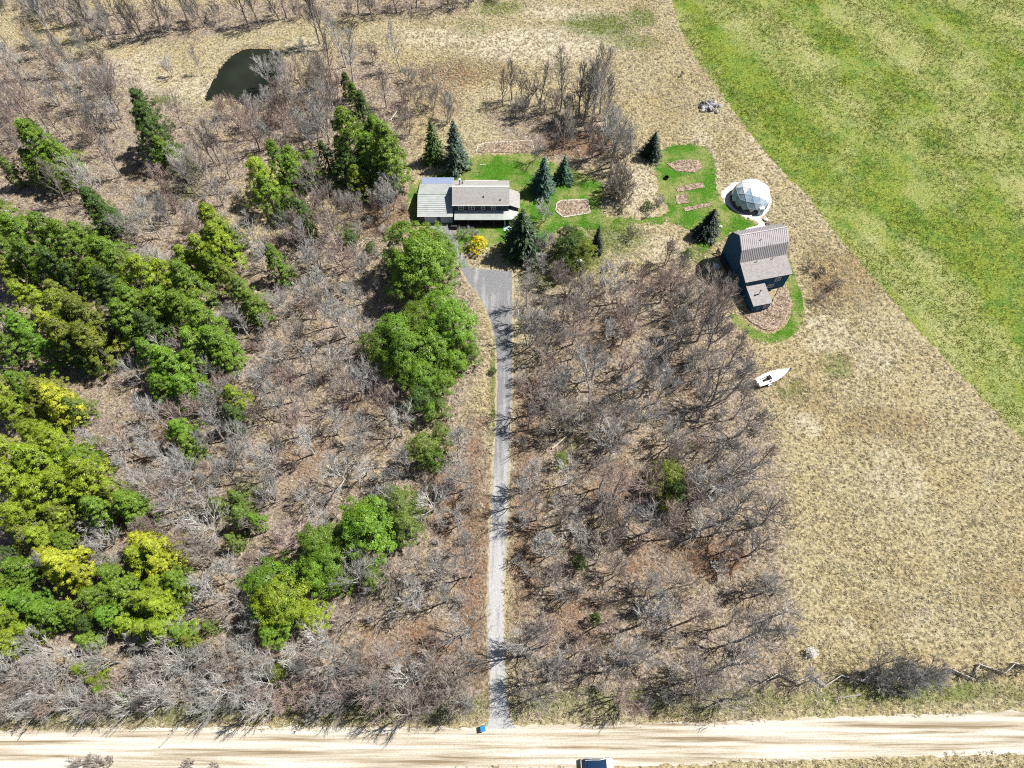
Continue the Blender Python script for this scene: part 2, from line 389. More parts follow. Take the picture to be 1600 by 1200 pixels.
# driveway
t = NT('driveway_surface'); p = t.pos()
fine = t.noise(p, 3.5, 5, 0.75); lane = t.noise(t.scaled(p, (1.1, 0.06, 1)), 1.0, 4, 0.6, 0.3); mid = t.noise(p, 0.16, 4, 0.6)
asph = t.ramp(fine, [(0.3, (0.12,0.12,0.123)), (0.55, (0.225,0.225,0.232)), (0.75, (0.37,0.37,0.38))])
dust = t.ramp(fine, [(0.3, (0.30,0.298,0.295)), (0.7, (0.55,0.545,0.54))])
sy = t.n('ShaderNodeSeparateXYZ', {0: p}).outputs[1]
low = t.n('ShaderNodeMapRange', {0: sy, 1: 18.0, 2: 62.0, 3: 0.22, 4: -0.02}).outputs[0]
w = t.math('ADD', t.math('ADD', t.math('MULTIPLY', lane, 0.65), t.math('MULTIPLY', mid, 0.4)), low)
M_DRIVE = t.pbr(t.mix(t.ramp(w, [(0.50, 0.0), (0.70, 0.9)]), asph, dust), 0.85, t.bump(fine, 0.3, 0.03), spec=0.15)
DRV_L = [(760,1139),(766,1120),(765,1060),(763,1000),(763,950),(764,900),(766,840),(768,790),(771,740),(773,700),(776,650),(777,600),(777,560),(774,530),(768,505),(760,482),(748,462),(732,441),(721,421),(712,405),(700,388),(684,368),(666,352)]
DRV_R = [(706,352),(712,372),(722,396),(735,419),(770,422),(800,424),(800,470),(800,540),(800,600),(797,650),(796,700),(793,780),(790,840),(788,900),(787,960),(788,1040),(792,1100),(797,1125),(806,1138)]
drv = DRV_L + DRV_R
sheet('driveway', poly(drv), 0.030, M_DRIVE, 0.16, 0.5, 15)
M_SHOULD = flat('pale_gravel_shoulder', (0.36,0.31,0.21), 0.95, 0.35, 1.6)
sheet('driveway_shoulder', poly([(a-3, b) for a, b in DRV_L[:-3]] + [(a+2.5, b) for a, b in DRV_R[4:]]), 0.012, M_SHOULD, 0.45, 0.5, 16)

# white stone ring and path by the greenhouse
M_STONE = flat('pale_gravel', (0.62,0.59,0.55), 0.9, 0.22, 2.0)
PATH = [(1127,303),(1131,297),(1140,290),(1150,285),(1195,287),(1204,305),(1204,322),(1196,335),(1190,342),(1196,351),(1197,357),(1168,366),(1150,367),(1168,357),(1184,352),(1182,345),(1170,342),(1155,335),(1140,324),(1130,313)]
sheet('stone_path', poly(smooth_px(PATH, True, 3)), 0.034, M_STONE, 0.25, 0.5, 17)

# ------------------------------------------------------------------ house
M_WALL = flat('slate_siding', (0.060,0.070,0.095), 0.8, 0.2, 4.0)
M_TRIM = flat('white_trim', (0.78,0.78,0.76), 0.6, 0.06)
M_METAL = flat('grey_metal_roof', (0.43,0.455,0.44), 0.55, 0.12, 0.8)
M_GLASSW = flat('window_glass', (0.03,0.04,0.05), 0.08, 0.1, spec=0.6)
def shingle(name, c, c2):
    t = NT(name); p = t.objpos()
    br = t.n('ShaderNodeTexBrick', {'Vector': t.scaled(p, (1,1,1)), 'Color1': (*c, 1), 'Color2': (*c2, 1), 'Mortar': (*[v*0.45 for v in c], 1), 'Scale': 1.0, 'Mortar Size': 0.012, 'Brick Width': 0.45, 'Row Height': 0.2})
    f = t.noise(p, 6.0, 4, 0.7)
    return t.pbr(t.mix(t.ramp(f, [(0.35, 0.55), (0.6, 0.0)]), br.outputs[0], t.mix(1.0, br.outputs[0], (0.55, 0.52, 0.5), 'MULTIPLY')), 0.9, t.bump(br.outputs[1], 0.5, 0.02), spec=0.1)
M_SHING = shingle('tan_grey_shingle', (0.50,0.475,0.455), (0.40,0.38,0.365))
M_GDOOR = flat('blue_grey_garage_door', (0.40,0.47,0.56), 0.6, 0.08)
M_DARKWOOD = flat('dark_stained_wood', (0.055,0.045,0.04), 0.8, 0.3)
M_CONC = flat('concrete', (0.45,0.45,0.46), 0.9, 0.15)
M_BLUEROOF = flat('blue_grey_roof', (0.24,0.28,0.42), 0.5, 0.12)

HX, HY = -13.2, 105.6
house = thing('house', 'slate blue two storey house with tan shingle roof and long front porch', 'house', (HX, HY, 0))
def hpart(name, mb, mat, par=house, **k): return mb.build(name, mat, par, **k)
W, Y0, Y1, EZ, RZ, RY = 12.6, 1.2, 8.0, 5.0, 6.85, 4.55         # local frame: x right, y back
b = MB(); b.prism_x([(Y0,-0.3),(Y1,-0.3),(Y1,EZ),(RY,RZ-0.12),(Y0,EZ)], 0.0, W-0.15)
hpart('wall', b, M_WALL)
def roof_pair(nm, mat, y0, y1, ez, ry, rz, x0, x1, par, ov=0.3):
    s0 = (rz-ez)/(ry-y0); s1 = (rz-ez)/(y1-ry)
    b = MB(); b.slab([(x0,y0-ov,ez-ov*s0+.06),(x1,y0-ov,ez-ov*s0+.06),(x1,ry,rz+.06),(x0,ry,rz+.06)], 0.14)
    o1 = b.build(nm, mat, par)
    b = MB(); b.slab([(x0,ry+.01,rz+.06),(x1,ry+.01,rz+.06),(x1,y1+ov,ez-ov*s1+.06),(x0,y1+ov,ez-ov*s1+.06)], 0.14)
    return o1, b.build(nm, mat, par)
roof_front, roof_back = roof_pair('roof', M_SHING, Y0, Y1, EZ, RY, RZ, -0.12, W, house)
b = MB(); b.box(-0.14, W+0.02, RY-0.12, RY+0.12, RZ+0.04, RZ+0.10); b.build('ridge_cap', M_TRIM, roof_front)
b = MB(); b.box(-0.14, W+0.02, Y0-0.44, Y0-0.31, EZ-0.24, EZ-0.06); b.build('gutter', M_TRIM, roof_front)
b = MB(); b.box(2.5, 10.0, Y1+0.31, Y1+0.42, EZ-0.3, EZ-0.12); b.build('gutter', M_TRIM, roof_back)
b = MB(); b.tube([(1.6,5.6,5.8),(1.6,5.6,7.9)], 0.17, 10); ch = b.build('chimney_pipe', M_CONC, roof_back)
b = MB(); b.tube([(1.6,5.6,7.9),(1.6,5.6,8.05)], 0.26, 10); b.build('chimney_cap', M_TRIM, ch)
b = MB(); b.tube([(2.1,6.2,5.6),(2.1,6.2,6.7)], 0.12, 8); b.build('vent_pipe', M_DARKWOOD, roof_back)
for vx, vy in ((6.9, 2.5), (10.6, 1.9)):
    zz = EZ + (RZ-EZ)*(vy-Y0)/(RY-Y0)
    b = MB(); b.box(vx-.13, vx+.13, vy-.13, vy+.13, zz-.05, zz+.3); b.build('roof_vent', M_DARKWOOD, roof_front)
def window(par, x0, x1, z0, z1, y, panes=2, fr=0.11):
    b = MB()
    b.box(x0-fr, x0, y-.06, y+.04, z0-fr, z1+fr); b.box(x1, x1+fr, y-.06, y+.04, z0-fr, z1+fr)
    b.box(x0, x1, y-.058, y+.04, z0-fr, z0); b.box(x0, x1, y-.058, y+.04, z1, z1+fr)
    for k in range(1, panes):
        q = x0+(x1-x0)*k/panes; b.box(q-.04, q+.04, y-.05, y+.03, z0, z1)
    w = b.build('window', M_TRIM, par)
    b = MB(); b.box(x0, x1, y-.015, y+.03, z0, z1); b.build('pane', M_GLASSW, w)
    return w
for x0, x1 in ((1.25,2.35),(3.6,4.7),(6.35,7.05),(8.6,9.4)): window(house, x0, x1, 3.35, 4.35, Y0)
for x0, x1 in ((1.6,3.0),(8.2,10.2)): window(house, x0, x1, 1.0, 2.0, Y0)
b = MB(); b.box(5.6, 6.6, Y0-.05, Y0+.05, 0.2, 2.25); dr = hpart('door', b, M_TRIM)
b = MB(); b.box(6.42, 6.48, Y0-.12, Y0-.05, 1.1, 1.25); b.build('handle', M_DARKWOOD, dr)
# porch: wraps the front and the right end
b = MB(); b.box(0.1, 14.2, -1.05, Y0, -0.1, 0.16); hpart('porch_floor', b, M_DARKWOOD)
b = MB(); b.slab([(0.25,-1.15,2.42),(11.2,-1.15,2.42),(11.2,Y0-.01,2.95),(0.25,Y0-.01,2.95)], 0.13); pr = hpart('porch_roof', b, M_METAL)
b = MB(); b.slab([(11.21,-1.15,2.42),(13.1,-1.05,2.42),(14.6,0.3,2.35),(14.6,1.6,2.35),(12.45,1.6,2.95),(11.21,Y0-.01,2.95)], 0.13); hpart('porch_roof', b, M_METAL)
b = MB()
for k in range(14):
    y = -1.05 + k*0.16; z = 2.42+(y+1.15)/2.35*.53
    b.box(0.26, 11.19, y, y+.03, z-.01, z+.035)
tag(b.build('roof_rib', M_METAL, pr), kind='stuff')
for x in (0.4, 3.4, 6.2, 9.0, 11.6, 13.9):
    b = MB(); b.box(x-.07, x+.07, -0.98, -0.84, 0.16, 2.36); hpart('porch_post', b, M_TRIM if x > 11 else M_DARKWOOD)
# right side addition under a low roof
b = MB(); b.prism_x([(1.9,-0.2),(6.4,-0.2),(6.4,3.0),(1.9,3.0)], W-0.1, 14.6); hpart('side_wall', b, M_WALL)
b = MB(); b.slab([(W-.1,1.75,4.05),(15.0,1.5,3.15),(15.0,6.0,3.15),(14.4,6.6,3.25),(W-.1,6.6,4.05)], 0.14); hpart('side_roof', b, M_SHING)
M_DECK = flat('pale_teal_deck', (0.42,0.62,0.60), 0.7, 0.1)
for k in range(7):
    b = MB(); b.box(11.3, 13.1, -2.35+k*.19, -2.19+k*.19, 0.02, 0.20); b.build('deck_board', M_DECK, house)

# garage wing (same building, left of the house)
GWX0, GWX1, GY_0, GY_1, GEZ, GRZ, GRY = -8.1, -0.05, 0.05, 9.3, 2.6, 4.15, 4.7
b = MB(); b.prism_x([(GY_0,-0.3),(GY_1,-0.3),(GY_1,GEZ),(GRY,GRZ-.1),(GY_0,GEZ)], GWX0+.15, GWX1); gw = hpart('garage_wall', b, M_WALL)
g1, g2 = roof_pair('garage_roof', M_METAL, GY_0, GY_1, GEZ, GRY, GRZ, GWX0, GWX1-.02, house, 0.22)
for (rf, ya, za, yb, zb) in ((g1, GY_0-.22, GEZ-.012, GRY-.1, GRZ+.05), (g2, GRY+.1, GRZ+.05, GY_1+.2, GEZ)):
    b = MB(); nrib = 11
    for k in range(nrib):
        u = k/(nrib-1); y = ya+(yb-ya)*u; z = za+(zb-za)*u
        b.box(GWX0+.01, GWX1-.03, y, y+.05, z, z+.09)
    tag(b.build('roof_rib', M_METAL, rf), kind='stuff')
for x0, x1 in ((-6.55,-3.75),(-2.95,-0.2)):
    b = MB(); b.box(x0, x1, GY_0-.05, GY_0+.02, 0.02, 2.15); gd = hpart('garage_door', b, M_GDOOR)
    for k in range(4):
        b = MB(); b.box(x0+.06, x1-.06, GY_0-.085, GY_0-.052, 0.07+k*.52, 0.53+k*.52); b.build('door_panel', M_GDOOR, gd)
b = MB(); b.box(GWX0, GWX1-.05, GY_0-.36, GY_0-.23, GEZ-.16, GEZ-.02); b.build('gutter', M_TRIM, g1)
b = MB(); b.prism_x([(9.31,-0.2),(12.2,-0.2),(12.2,1.55),(9.31,2.1)], GWX0+.6, GWX1-.5); hpart('rear_shed_wall', b, M_WALL)
b = MB(); b.slab([(GWX0+.4,9.55,2.25),(GWX1-.3,9.55,2.25),(GWX1-.3,12.5,1.62),(GWX0+.4,12.5,1.62)], 0.1); hpart('rear_shed_roof', b, M_BLUEROOF)
b = MB(); b.box(-0.6, 0.9, -1.9, -1.1, 0, 0.75); b.box(-0.5, 0.8, -1.85, -1.15, 0.75, 1.0)
tag(b.build('woodbox', M_DARKWOOD), 'low dark wooden box beside the right garage door', 'box').location = (HX, HY, 0)

# ------------------------------------------------------------------ barn
M_BARN = flat('navy_siding', (0.016,0.078,0.165), 0.8, 0.2, 4.0)
M_BROWNMETAL = flat('brown_metal_roof', (0.47,0.43,0.435), 0.42, 0.12, 1.0, spec=0.5)
M_BSHING = shingle('mottled_grey_shingle', (0.47,0.44,0.425), (0.36,0.335,0.33))
BA = R(12.6)
b0 = G(1165, 441.7, 4.8)                                        # front left eave corner of the lean-to
barn = thing('barn', 'navy gambrel barn with brown metal roof and shingled lean-to', 'barn', (b0.x, b0.y, 0), BA)
def bp(n, m, mat, par=barn): return m.build(n, mat, par)
BL = 10.2
LY, LZ = 4.15, 6.3                                              # where the lean-to meets the gambrel (local y back)
prof = [(LY,-.3),(LY,LZ),(LY+1.1,LZ+2.65),(LY+3.57,LZ+4.45),(LY+6.04,LZ+2.65),(LY+7.14,LZ),(LY+7.14,-.3)]
b = MB(); b.prism_x([(y, z-(.1 if z > 6 else 0)) for y, z in prof], 0.12, BL-.12); bp('wall', b, M_BARN)
def barn_roof(i, j, mat, ovl=0.0):
    (ya, za), (yb, zb) = prof[i], prof[j]
    d = Vector((yb-ya, zb-za)).normalized(); nrm = Vector((-d.y, d.x)) if i < 3 else Vector((-d.y, d.x))
    o = nrm*0.05
    b = MB(); v = [(-.15,ya+o.x,za+o.y),(BL+.15,ya+o.x,za+o.y),(BL+.15,yb+o.x,zb+o.y),(-.15,yb+o.x,zb+o.y)]
    i0 = len(b.v); th = nrm*0.1
    b.v += v + [(x, y-th.x, z-th.y) for x, y, z in v]
    b.f += [(0,1,2,3),(7,6,5,4),(0,4,5,1),(1,5,6,2),(2,6,7,3),(3,7,4,0)]
    r = bp('roof', b, mat)
    b = MB(); k = 0; x = -.1
    while x < BL+.1:
        p0 = Vector((ya, za))+nrm*.05+d*.03; p1 = Vector((yb, zb))+nrm*.05-d*.03
        q0 = p0+nrm*.07; q1 = p1+nrm*.07
        b.quad((x,p0.x,p0.y),(x,p1.x,p1.y),(x+.03,q1.x,q1.y),(x+.03,q0.x,q0.y))
        b.quad((x+.03,q0.x,q0.y),(x+.03,q1.x,q1.y),(x+.07,q1.x,q1.y),(x+.07,q0.x,q0.y))
        b.quad((x+.07,q0.x,q0.y),(x+.07,q1.x,q1.y),(x+.10,p1.x,p1.y),(x+.10,p0.x,p0.y))
        x += 0.42
    tag(b.build('roof_rib', mat, r), kind='stuff')
    return r
barn_roof(1, 2, M_BROWNMETAL); rf = barn_roof(2, 3, M_BROWNMETAL); barn_roof(3, 4, M_BROWNMETAL); barn_roof(4, 5, M_BROWNMETAL)
b = MB(); b.box(-.17, BL+.17, LY+3.45, LY+3.69, LZ+4.50, LZ+4.57); b.build('ridge_cap', M_BROWNMETAL, rf)
b = MB(); b.tube([(4.3,LY+2.2,LZ+3.4),(4.3,LY+2.2,LZ+4.1)], .09, 8); b.build('vent_pipe', M_CONC, rf)
b = MB(); b.prism_x([(0.25,-.3),(LY-.01,-.3),(LY-.01,LZ-.08),(0.25,4.75)], 0.3, BL+.0); bp('lean_to_wall', b, M_BARN)
b = MB(); b.slab([(0,0,4.8),(BL+.25,0,4.8),(BL+.1,LY,LZ),(-.05,LY,LZ)], .14); lr = bp('lean_to_roof', b, M_BSHING)
for x in (3.4, 6.9):
    b = MB(); b.tube([(x,LY-.5,LZ-.25),(x,LY-.5,LZ+.45)], .07, 8); b.build('vent_pipe', M_DARKWOOD, lr)
# right-hand window and lower window of the lean-to
window(barn, 7.3, 8.3, 2.9, 4.0, 0.25); window(barn, 6.2, 7.4, 0.9, 1.9, 0.25)
# extension with the flat shingled roof and stove pipe
EX0, EX1, EY0, EY1 = 0.55, 4.75, -4.75, 0.2
b = MB(); b.box(EX0+.15, EX1-.15, EY0+.2, EY1, -.3, 2.62); bp('extension_wall', b, M_BARN)
b = MB(); b.slab([(EX0,EY0,2.7),(EX1,EY0,2.7),(EX1,EY1,3.4),(EX0,EY1,3.4)], .14); er = bp('extension_roof', b, M_BSHING)
b = MB(); b.tube([(2.6,-2.3,2.9),(2.6,-2.3,4.4)], .14, 10); st = b.build('stove_pipe', M_TRIM, er)
b = MB(); b.tube([(2.6,-2.3,4.4),(2.6,-2.3,4.55)], [.24,.10], 10); b.build('pipe_cap', flat('rust', (0.30,0.12,0.07), .8), st)
b = MB(); b.box(1.6, 2.5, EY0+.13, EY0+.22, 0, 2.0); bp('door', b, flat('teal_door', (0.05,0.14,0.20), .6))
window(barn, 3.3, 4.1, 1.0, 1.9, EY0+.2)
b = MB(); b.tube([(.5,-.06,4.72),(.5,-.06,3.5)], .05, 6); bp('downspout', b, M_CONC)
# brown plank fence along the barn's left side
pf = thing('plank_fence', 'dark brown plank fence along the left wall of the navy barn', 'fence', tuple(G(1143, 441)), 0)
fa, fb_ = Vector((0,0)), (G(1119, 395)-G(1143, 441)).to_2d()
L = fb_.length; dv = fb_/L; nfp = 22
plank = MB(); plank.box(-.13, .13, -.025, .025, 0, 1.7); pm_ = plank.mesh('plank')
for k in range(nfp):
    o = link('plank', pm_, M_DARKWOOD, pf); q = dv*(L*(k+.5)/nfp); o.location = (q.x, q.y, rnd.uniform(-.06, .04)); o.rotation_euler = (0, rnd.uniform(-.02, .02), math.atan2(dv.y, dv.x))
for k in range(5):
    b = MB(); q = dv*(L*k/4); b.box(q.x-.06, q.x+.06, q.y-.09, q.y+.03, -.2, 1.85); b.build('fence_post', M_DARKWOOD, pf)
tk = thing('water_tank', 'round pale blue tank behind the brown plank fence beside the barn', 'tank', tuple(G(1118, 419)))
M_PBLUE = flat('pale_blue_plastic', (0.42,0.52,0.62), .5, .08)
b = MB(); b.tube([(0,0,0),(0,0,.9),(0,0,1.05)], [.72,.72,.5], 16); b.build('body', M_PBLUE, tk)
b = MB(); b.tube([(0,0,1.05),(0,0,1.15)], [.25,.22], 10); b.build('lid', M_TRIM, tk)

# ------------------------------------------------------------------ dome greenhouse
dc = G(1170, 313)
dome = thing('dome_greenhouse', 'white and blue glazed geodesic dome greenhouse beside the field', 'greenhouse', tuple(dc))
DR, KW = 4.4, 0.75
b = MB(); n = 30
ring = [(DR*math.cos(2*math.pi*k/n), DR*math.sin(2*math.pi*k/n)) for k in range(n)]
for k in range(n):
    (x0, y0), (x1, y1) = ring[k], ring[(k+1) % n]
    for s0, s1 in ((1.0, 0.97),):
        b.quad((x0,y0,-.1),(x1,y1,-.1),(x1,y1,KW),(x0,y0,KW)); b.quad((x1*.97,y1*.97,-.1),(x0*.97,y0*.97,-.1),(x0*.97,y0*.97,KW),(x1*.97,y1*.97,KW))
        b.quad((x0,y0,KW),(x1,y1,KW),(x1*.97,y1*.97,KW),(x0*.97,y0*.97,KW))
b.build('base_wall', flat('dark_timber_base', (0.07,0.07,0.085), .7), dome)
bm = bmesh.new(); bmesh.ops.create_icosphere(bm, subdivisions=1, radius=1.0)
ico_v = [v.co.copy() for v in bm.verts]; ico_f = [[v.index for v in f.verts] for f in bm.faces]; bm.free()
rotm = Matrix.Rotation(math.acos(max(-1, min(1, ico_v[0].normalized().z))), 3, 'X')
tri = []; FQ = 3
for f in ico_f:
    A, B, C = (ico_v[i] for i in f)
    P_ = lambda i, j: (A + (B-A)*(i/FQ) + (C-A)*(j/FQ)).normalized()
    for i in range(FQ):
        for j in range(FQ-i):
            tri.append((P_(i,j), P_(i+1,j), P_(i,j+1)))
            if i+j < FQ-1: tri.append((P_(i+1,j), P_(i+1,j+1), P_(i,j+1)))
def dpt(v): return Vector((v.x*DR*0.985, v.y*DR*0.985, KW + max(0, v.z+0.06)*DR*0.90))
t = NT('blue_polycarbonate'); M_BLUEPANE = t.pbr(t.ramp(t.noise(t.objpos(), .7, 3, .6), [(.35, (.24,.38,.50)), (.65, (.48,.60,.68))]), 0.16, spec=0.6)
M_WHITEPANE = flat('white_polycarbonate', (.84,.85,.85), .25, .04, spec=.6)
edges = {}
blue_side = Vector((-0.62, -0.75, 0)).normalized()
for A, B, C in tri:
    c = (A+B+C)/3
    if c.z < 0.02: continue
    pts = [dpt(q) for q in (A, B, C)]; cc = sum(pts, Vector())/3; out = Vector((c.x, c.y, c.z*.9)).normalized()
    ins = [q.lerp(cc, 0.05) for q in pts]
    b = MB(); b.v = [tuple(q+out*.03) for q in ins] + [tuple(q-out*.02) for q in ins]
    b.f = [(0,1,2),(5,4,3),(0,3,4,1),(1,4,5,2),(2,5,3,0)]
    face = c.x*blue_side.x + c.y*blue_side.y
    b.build('pane', M_BLUEPANE if face > 0.10 + 0.70*max(0, c.z-0.25) else M_WHITEPANE, dome)  # lower panes facing front left are blue, all others white
    for a_, b_ in ((A,B),(B,C),(C,A)):
        key = tuple(sorted((tuple(round(q, 3) for q in a_), tuple(round(q, 3) for q in b_)))); edges[key] = (dpt(a_), dpt(b_))
for a_, b_ in edges.values():
    b = MB(); b.tube([a_, b_], .06, 4, False); b.build('strut', M_CONC, dome)
b = MB(); b.box(1.2, 2.3, -4.55, -3.6, 0, 2.0); dd = b.build('door', M_TRIM, dome)
b = MB(); b.box(1.35, 2.15, -4.58, -4.55, 0.2, 1.85); b.build('pane', M_BLUEPANE, dd)

# ------------------------------------------------------------------ sailboat on its trailer
sb0, sb1 = G(1184, 598, 1.3), G(1233, 577, 1.3)
bd = (sb1-sb0); BLn = bd.length; bang = math.atan2(bd.y, bd.x)
M_HULL = flat('white_gelcoat', (.82,.82,.82), .3, .04, spec=.5)
M_TRAIL = flat('galvanised_steel', (.35,.36,.37), .5, .15, metal=.6); M_BLACK = flat('black_rubber', (.015,.015,.017), .7)
boat = thing('sailboat', 'white sailboat with open cockpit parked on a trailer in the dry grass', 'boat', (sb0.x, sb0.y, 0), bang)
secs = [(0,.95,1.35,.62),(.15,1.06,1.36,.55),(.35,1.15,1.38,.5),(.55,1.08,1.42,.52),(.75,.75,1.48,.62),(.9,.36,1.55,.85),(1.0,.04,1.62,1.25)]
b = MB(); rings = []
for u, hw, zt, zb in secs:
    x = u*BLn; r = []
    for k in range(9):
        a = math.pi*k/8; r.append((x, -hw*math.cos(a)*(1 if True else 1), zt-(zt-zb)*math.sin(a)**.8))
    rings.append(len(b.v)); b.v += r
for k in range(len(secs)-1):
    for j in range(8): b.f.append((rings[k]+j, rings[k]+j+1, rings[k+1]+j+1, rings[k+1]+j))
b.f.append(tuple(rings[0]+j for j in reversed(range(9))))
b.build('hull', M_HULL, boat, True)
CK0, CK1, CW = .10, .42, .48
def hw_at(u):
    for (u0,h0,z0,_), (u1,h1,z1,_) in zip(secs, secs[1:]):
        if u <= u1: k = (u-u0)/(u1-u0); return h0+(h1-h0)*k, z0+(z1-z0)*k
b = MB(); us = [0,.05,CK0,.2,.3,CK1,.55,.65,.75,.83,.9,.96,1.0]
for u0, u1 in zip(us, us[1:]):
    (h0, z0), (h1, z1) = hw_at(u0), hw_at(u1); x0, x1 = u0*BLn, u1*BLn; cr = .07
    cut = CW if CK0 <= u0 < CK1 else 0.0
    if cut:
        for s in (-1, 1):
            b.quad((x0,s*h0,z0),(x1,s*h1,z1),(x1,s*cut,z1+.05),(x0,s*cut,z0+.05))
    else:
        for s in (-1, 1): b.quad((x0,s*h0,z0),(x1,s*h1,z1),(x1,0,z1+cr),(x0,0,z0+cr))
b.build('deck', M_HULL, boat)
b = MB(); x0, x1 = CK0*BLn, CK1*BLn
b.quad((x0,-CW,.95),(x1,-CW,.95),(x1,CW,.95),(x0,CW,.95))
for s in (-1, 1): b.quad((x0,s*CW,.95),(x1,s*CW,.95),(x1,s*CW,1.43),(x0,s*CW,1.41))
b.quad((x0,-CW,.95),(x0,CW,.95),(x0,CW,1.41),(x0,-CW,1.41)); b.quad((x1,-CW,.95),(x1,CW,.95),(x1,CW,1.43),(x1,-CW,1.43))
b.build('cockpit', flat('grey_cockpit', (.45,.46,.48), .6), boat)
b = MB(); b.box(.33*BLn, .42*BLn, -.34, .34, 1.0, 1.40); b.build('companionway', M_BLACK, boat)
b = MB(); b.box(.30*BLn, .36*BLn, -.92, -.62, 1.40, 1.50); b.build('winch', M_BLACK, boat)
b = MB(); b.tube([(.42*BLn,.15,1.60),(.98*BLn,.05,1.72)], .055, 6); b.build('mast', flat('mast_grey', (.5,.5,.53), .4), boat)
b = MB(); b.box(.20*BLn, .32*BLn, -.2, .16, .96, 1.2); b.build('bench_cushion', M_BLACK, boat)
b = MB(); b.box(-.12, -.03, -.18, .18, .35, 1.42); b.build('rudder', M_HULL, boat)
trl = thing('boat_trailer', 'grey steel trailer carrying the white sailboat', 'trailer', (sb0.x, sb0.y, 0), bang)
b = MB()
for s in (-1, 1): b.tube([(.3,s*.7,.42),(.62*BLn,s*.7,.42),(1.06*BLn,0,.45)], .05, 6)
for x in (.5, .3*BLn, .55*BLn): b.box(x-.05, x+.05, -.75, .75, .38, .5)
b.build('frame', M_TRAIL, trl)
for x in (.6, 2.6):
    b = MB(); b.box(x-.2, x+.2, -.35, .35, .47, .62); b.build('bunk', M_DARKWOOD, trl)
for s in (-1, 1):
    b = MB(); b.tube([(2.3,s*1.02,.32),(2.3,s*1.22,.32)], .32, 14); wh = b.build('wheel', M_BLACK, trl)
    b = MB(); b.tube([(2.3,s*1.18,.32),(2.3,s*1.235,.32)], .17, 10); b.build('rim', M_TRIM, wh)
    b = MB(); b.box(1.9, 2.7, min(s*.98,s*1.26), max(s*.98,s*1.26), .67, .71); b.build('fender', M_TRIM, trl)
b = MB(); b.tube([(1.03*BLn,0,.3),(1.03*BLn,0,1.35)], .06, 6); b.box(1.0*BLn, 1.06*BLn, -.14, .14, 1.25, 1.55); b.build('winch_post', M_BLACK, trl)
b = MB(); b.tube([(1.1*BLn,0,0),(1.1*BLn,0,.55)], .04, 6); b.build('jack', M_TRAIL, trl)

# ------------------------------------------------------------------ white car on the road
cl, cr_ = G(904, 1190, 1.3), G(965, 1190, 0.9)
cp = G(934, 1186.5, 1.62)
car = thing('parked_car', 'white car with dark glass on the gravel road at the bottom edge', 'car', (cp.x, cp.y-0.78, 0), R(1.2))
M_CARW = flat('white_car_paint', (.80,.80,.80), .25, .02, spec=.5)
t = NT('car_glass'); M_CARG = t.pbr((.012,.03,.07), .05, spec=.7)
CLn = 2.65
# side profile of the lower body (x,z) with widths
def loft(name, stations, mat, par, smooth=True):
    b = MB(); rs = []
    for x, hw, z0, z1, rr in stations:
        r = [(x,-hw,z0),(x,-hw*1.0,z0+(z1-z0)*.6),(x,-hw*rr,z1),(x,hw*rr,z1),(x,hw,z0+(z1-z0)*.6),(x,hw,z0)]
        rs.append(len(b.v)); b.v += r
    for a, c in zip(rs, rs[1:]):
        for j in range(6): b.f.append((a+j, a+(j+1) % 6, c+(j+1) % 6, c+j))
    b.f.append(tuple(rs[0]+j for j in range(6))); b.f.append(tuple(rs[-1]+j for j in reversed(range(6))))
    return b.build(name, mat, par)
loft('body', [(-2.55,.80,.45,.95,.85),(-2.45,.90,.30,1.02,.92),(-1.2,.96,.26,1.06,.93),(1.0,.96,.26,1.06,.93),(1.5,.95,.28,1.04,.92),(2.2,.90,.30,.98,.88),(2.45,.80,.38,.85,.85)], M_CARW, car)
loft('cabin_glass', [(-2.42,.80,1.0,1.05,.95),(-1.95,.88,1.0,1.56,.80),(-.5,.90,1.0,1.60,.80),(.35,.89,1.0,1.57,.78),(1.38,.85,1.0,1.05,.95)], M_CARG, car)
b = MB(); b.slab([(-2.35,-.66,1.16),(-1.55,-.70,1.63),(-1.55,.70,1.63),(-2.35,.66,1.16)], .05); b.build('rear_spoiler', M_BLACK, car)
for s in (-1, 1):
    b = MB(); b.tube([(-1.9,s*.70,1.60),(-.5,s*.71,1.65),(.3,s*.69,1.61),(1.36,s*.83,1.10)], .04, 5); b.build('roof_rail', M_CARW, car)
    b = MB(); b.tube([(-1.05,s*.89,1.06),(-1.0,s*.72,1.60)], .05, 5); b.build('pillar', M_CARW, car)
    b = MB(); b.box(.95, 1.12, min(s*.93,s*1.12), max(s*.93,s*1.12), 1.05, 1.22); b.build('mirror', M_CARW, car)
    for x in (-1.55, 1.55):
        b = MB(); b.tube([(x,s*.78,.33),(x,s*.985,.33)], .33, 18); w = b.build('wheel', M_BLACK, car)
        b = MB(); b.tube([(x,s*.96,.33),(x,s*1.0,.33)], .2, 12); b.build('rim', M_TRAIL, w)
    b = MB(); b.box(2.28, 2.44, min(s*.55,s*.8), max(s*.55,s*.8), .68, .84); b.build('headlight', M_PBLUE, car)
    b = MB(); b.box(-2.56, -2.44, min(s*.6,s*.84), max(s*.6,s*.84), .75, .95); b.build('tail_light', flat('red_lens', (.35,.02,.02), .3), car)
b = MB(); b.tube([(-1.7,.0,1.62),(-1.9,0,1.85)], [.03,.01], 5); b.build('antenna', M_BLACK, car)

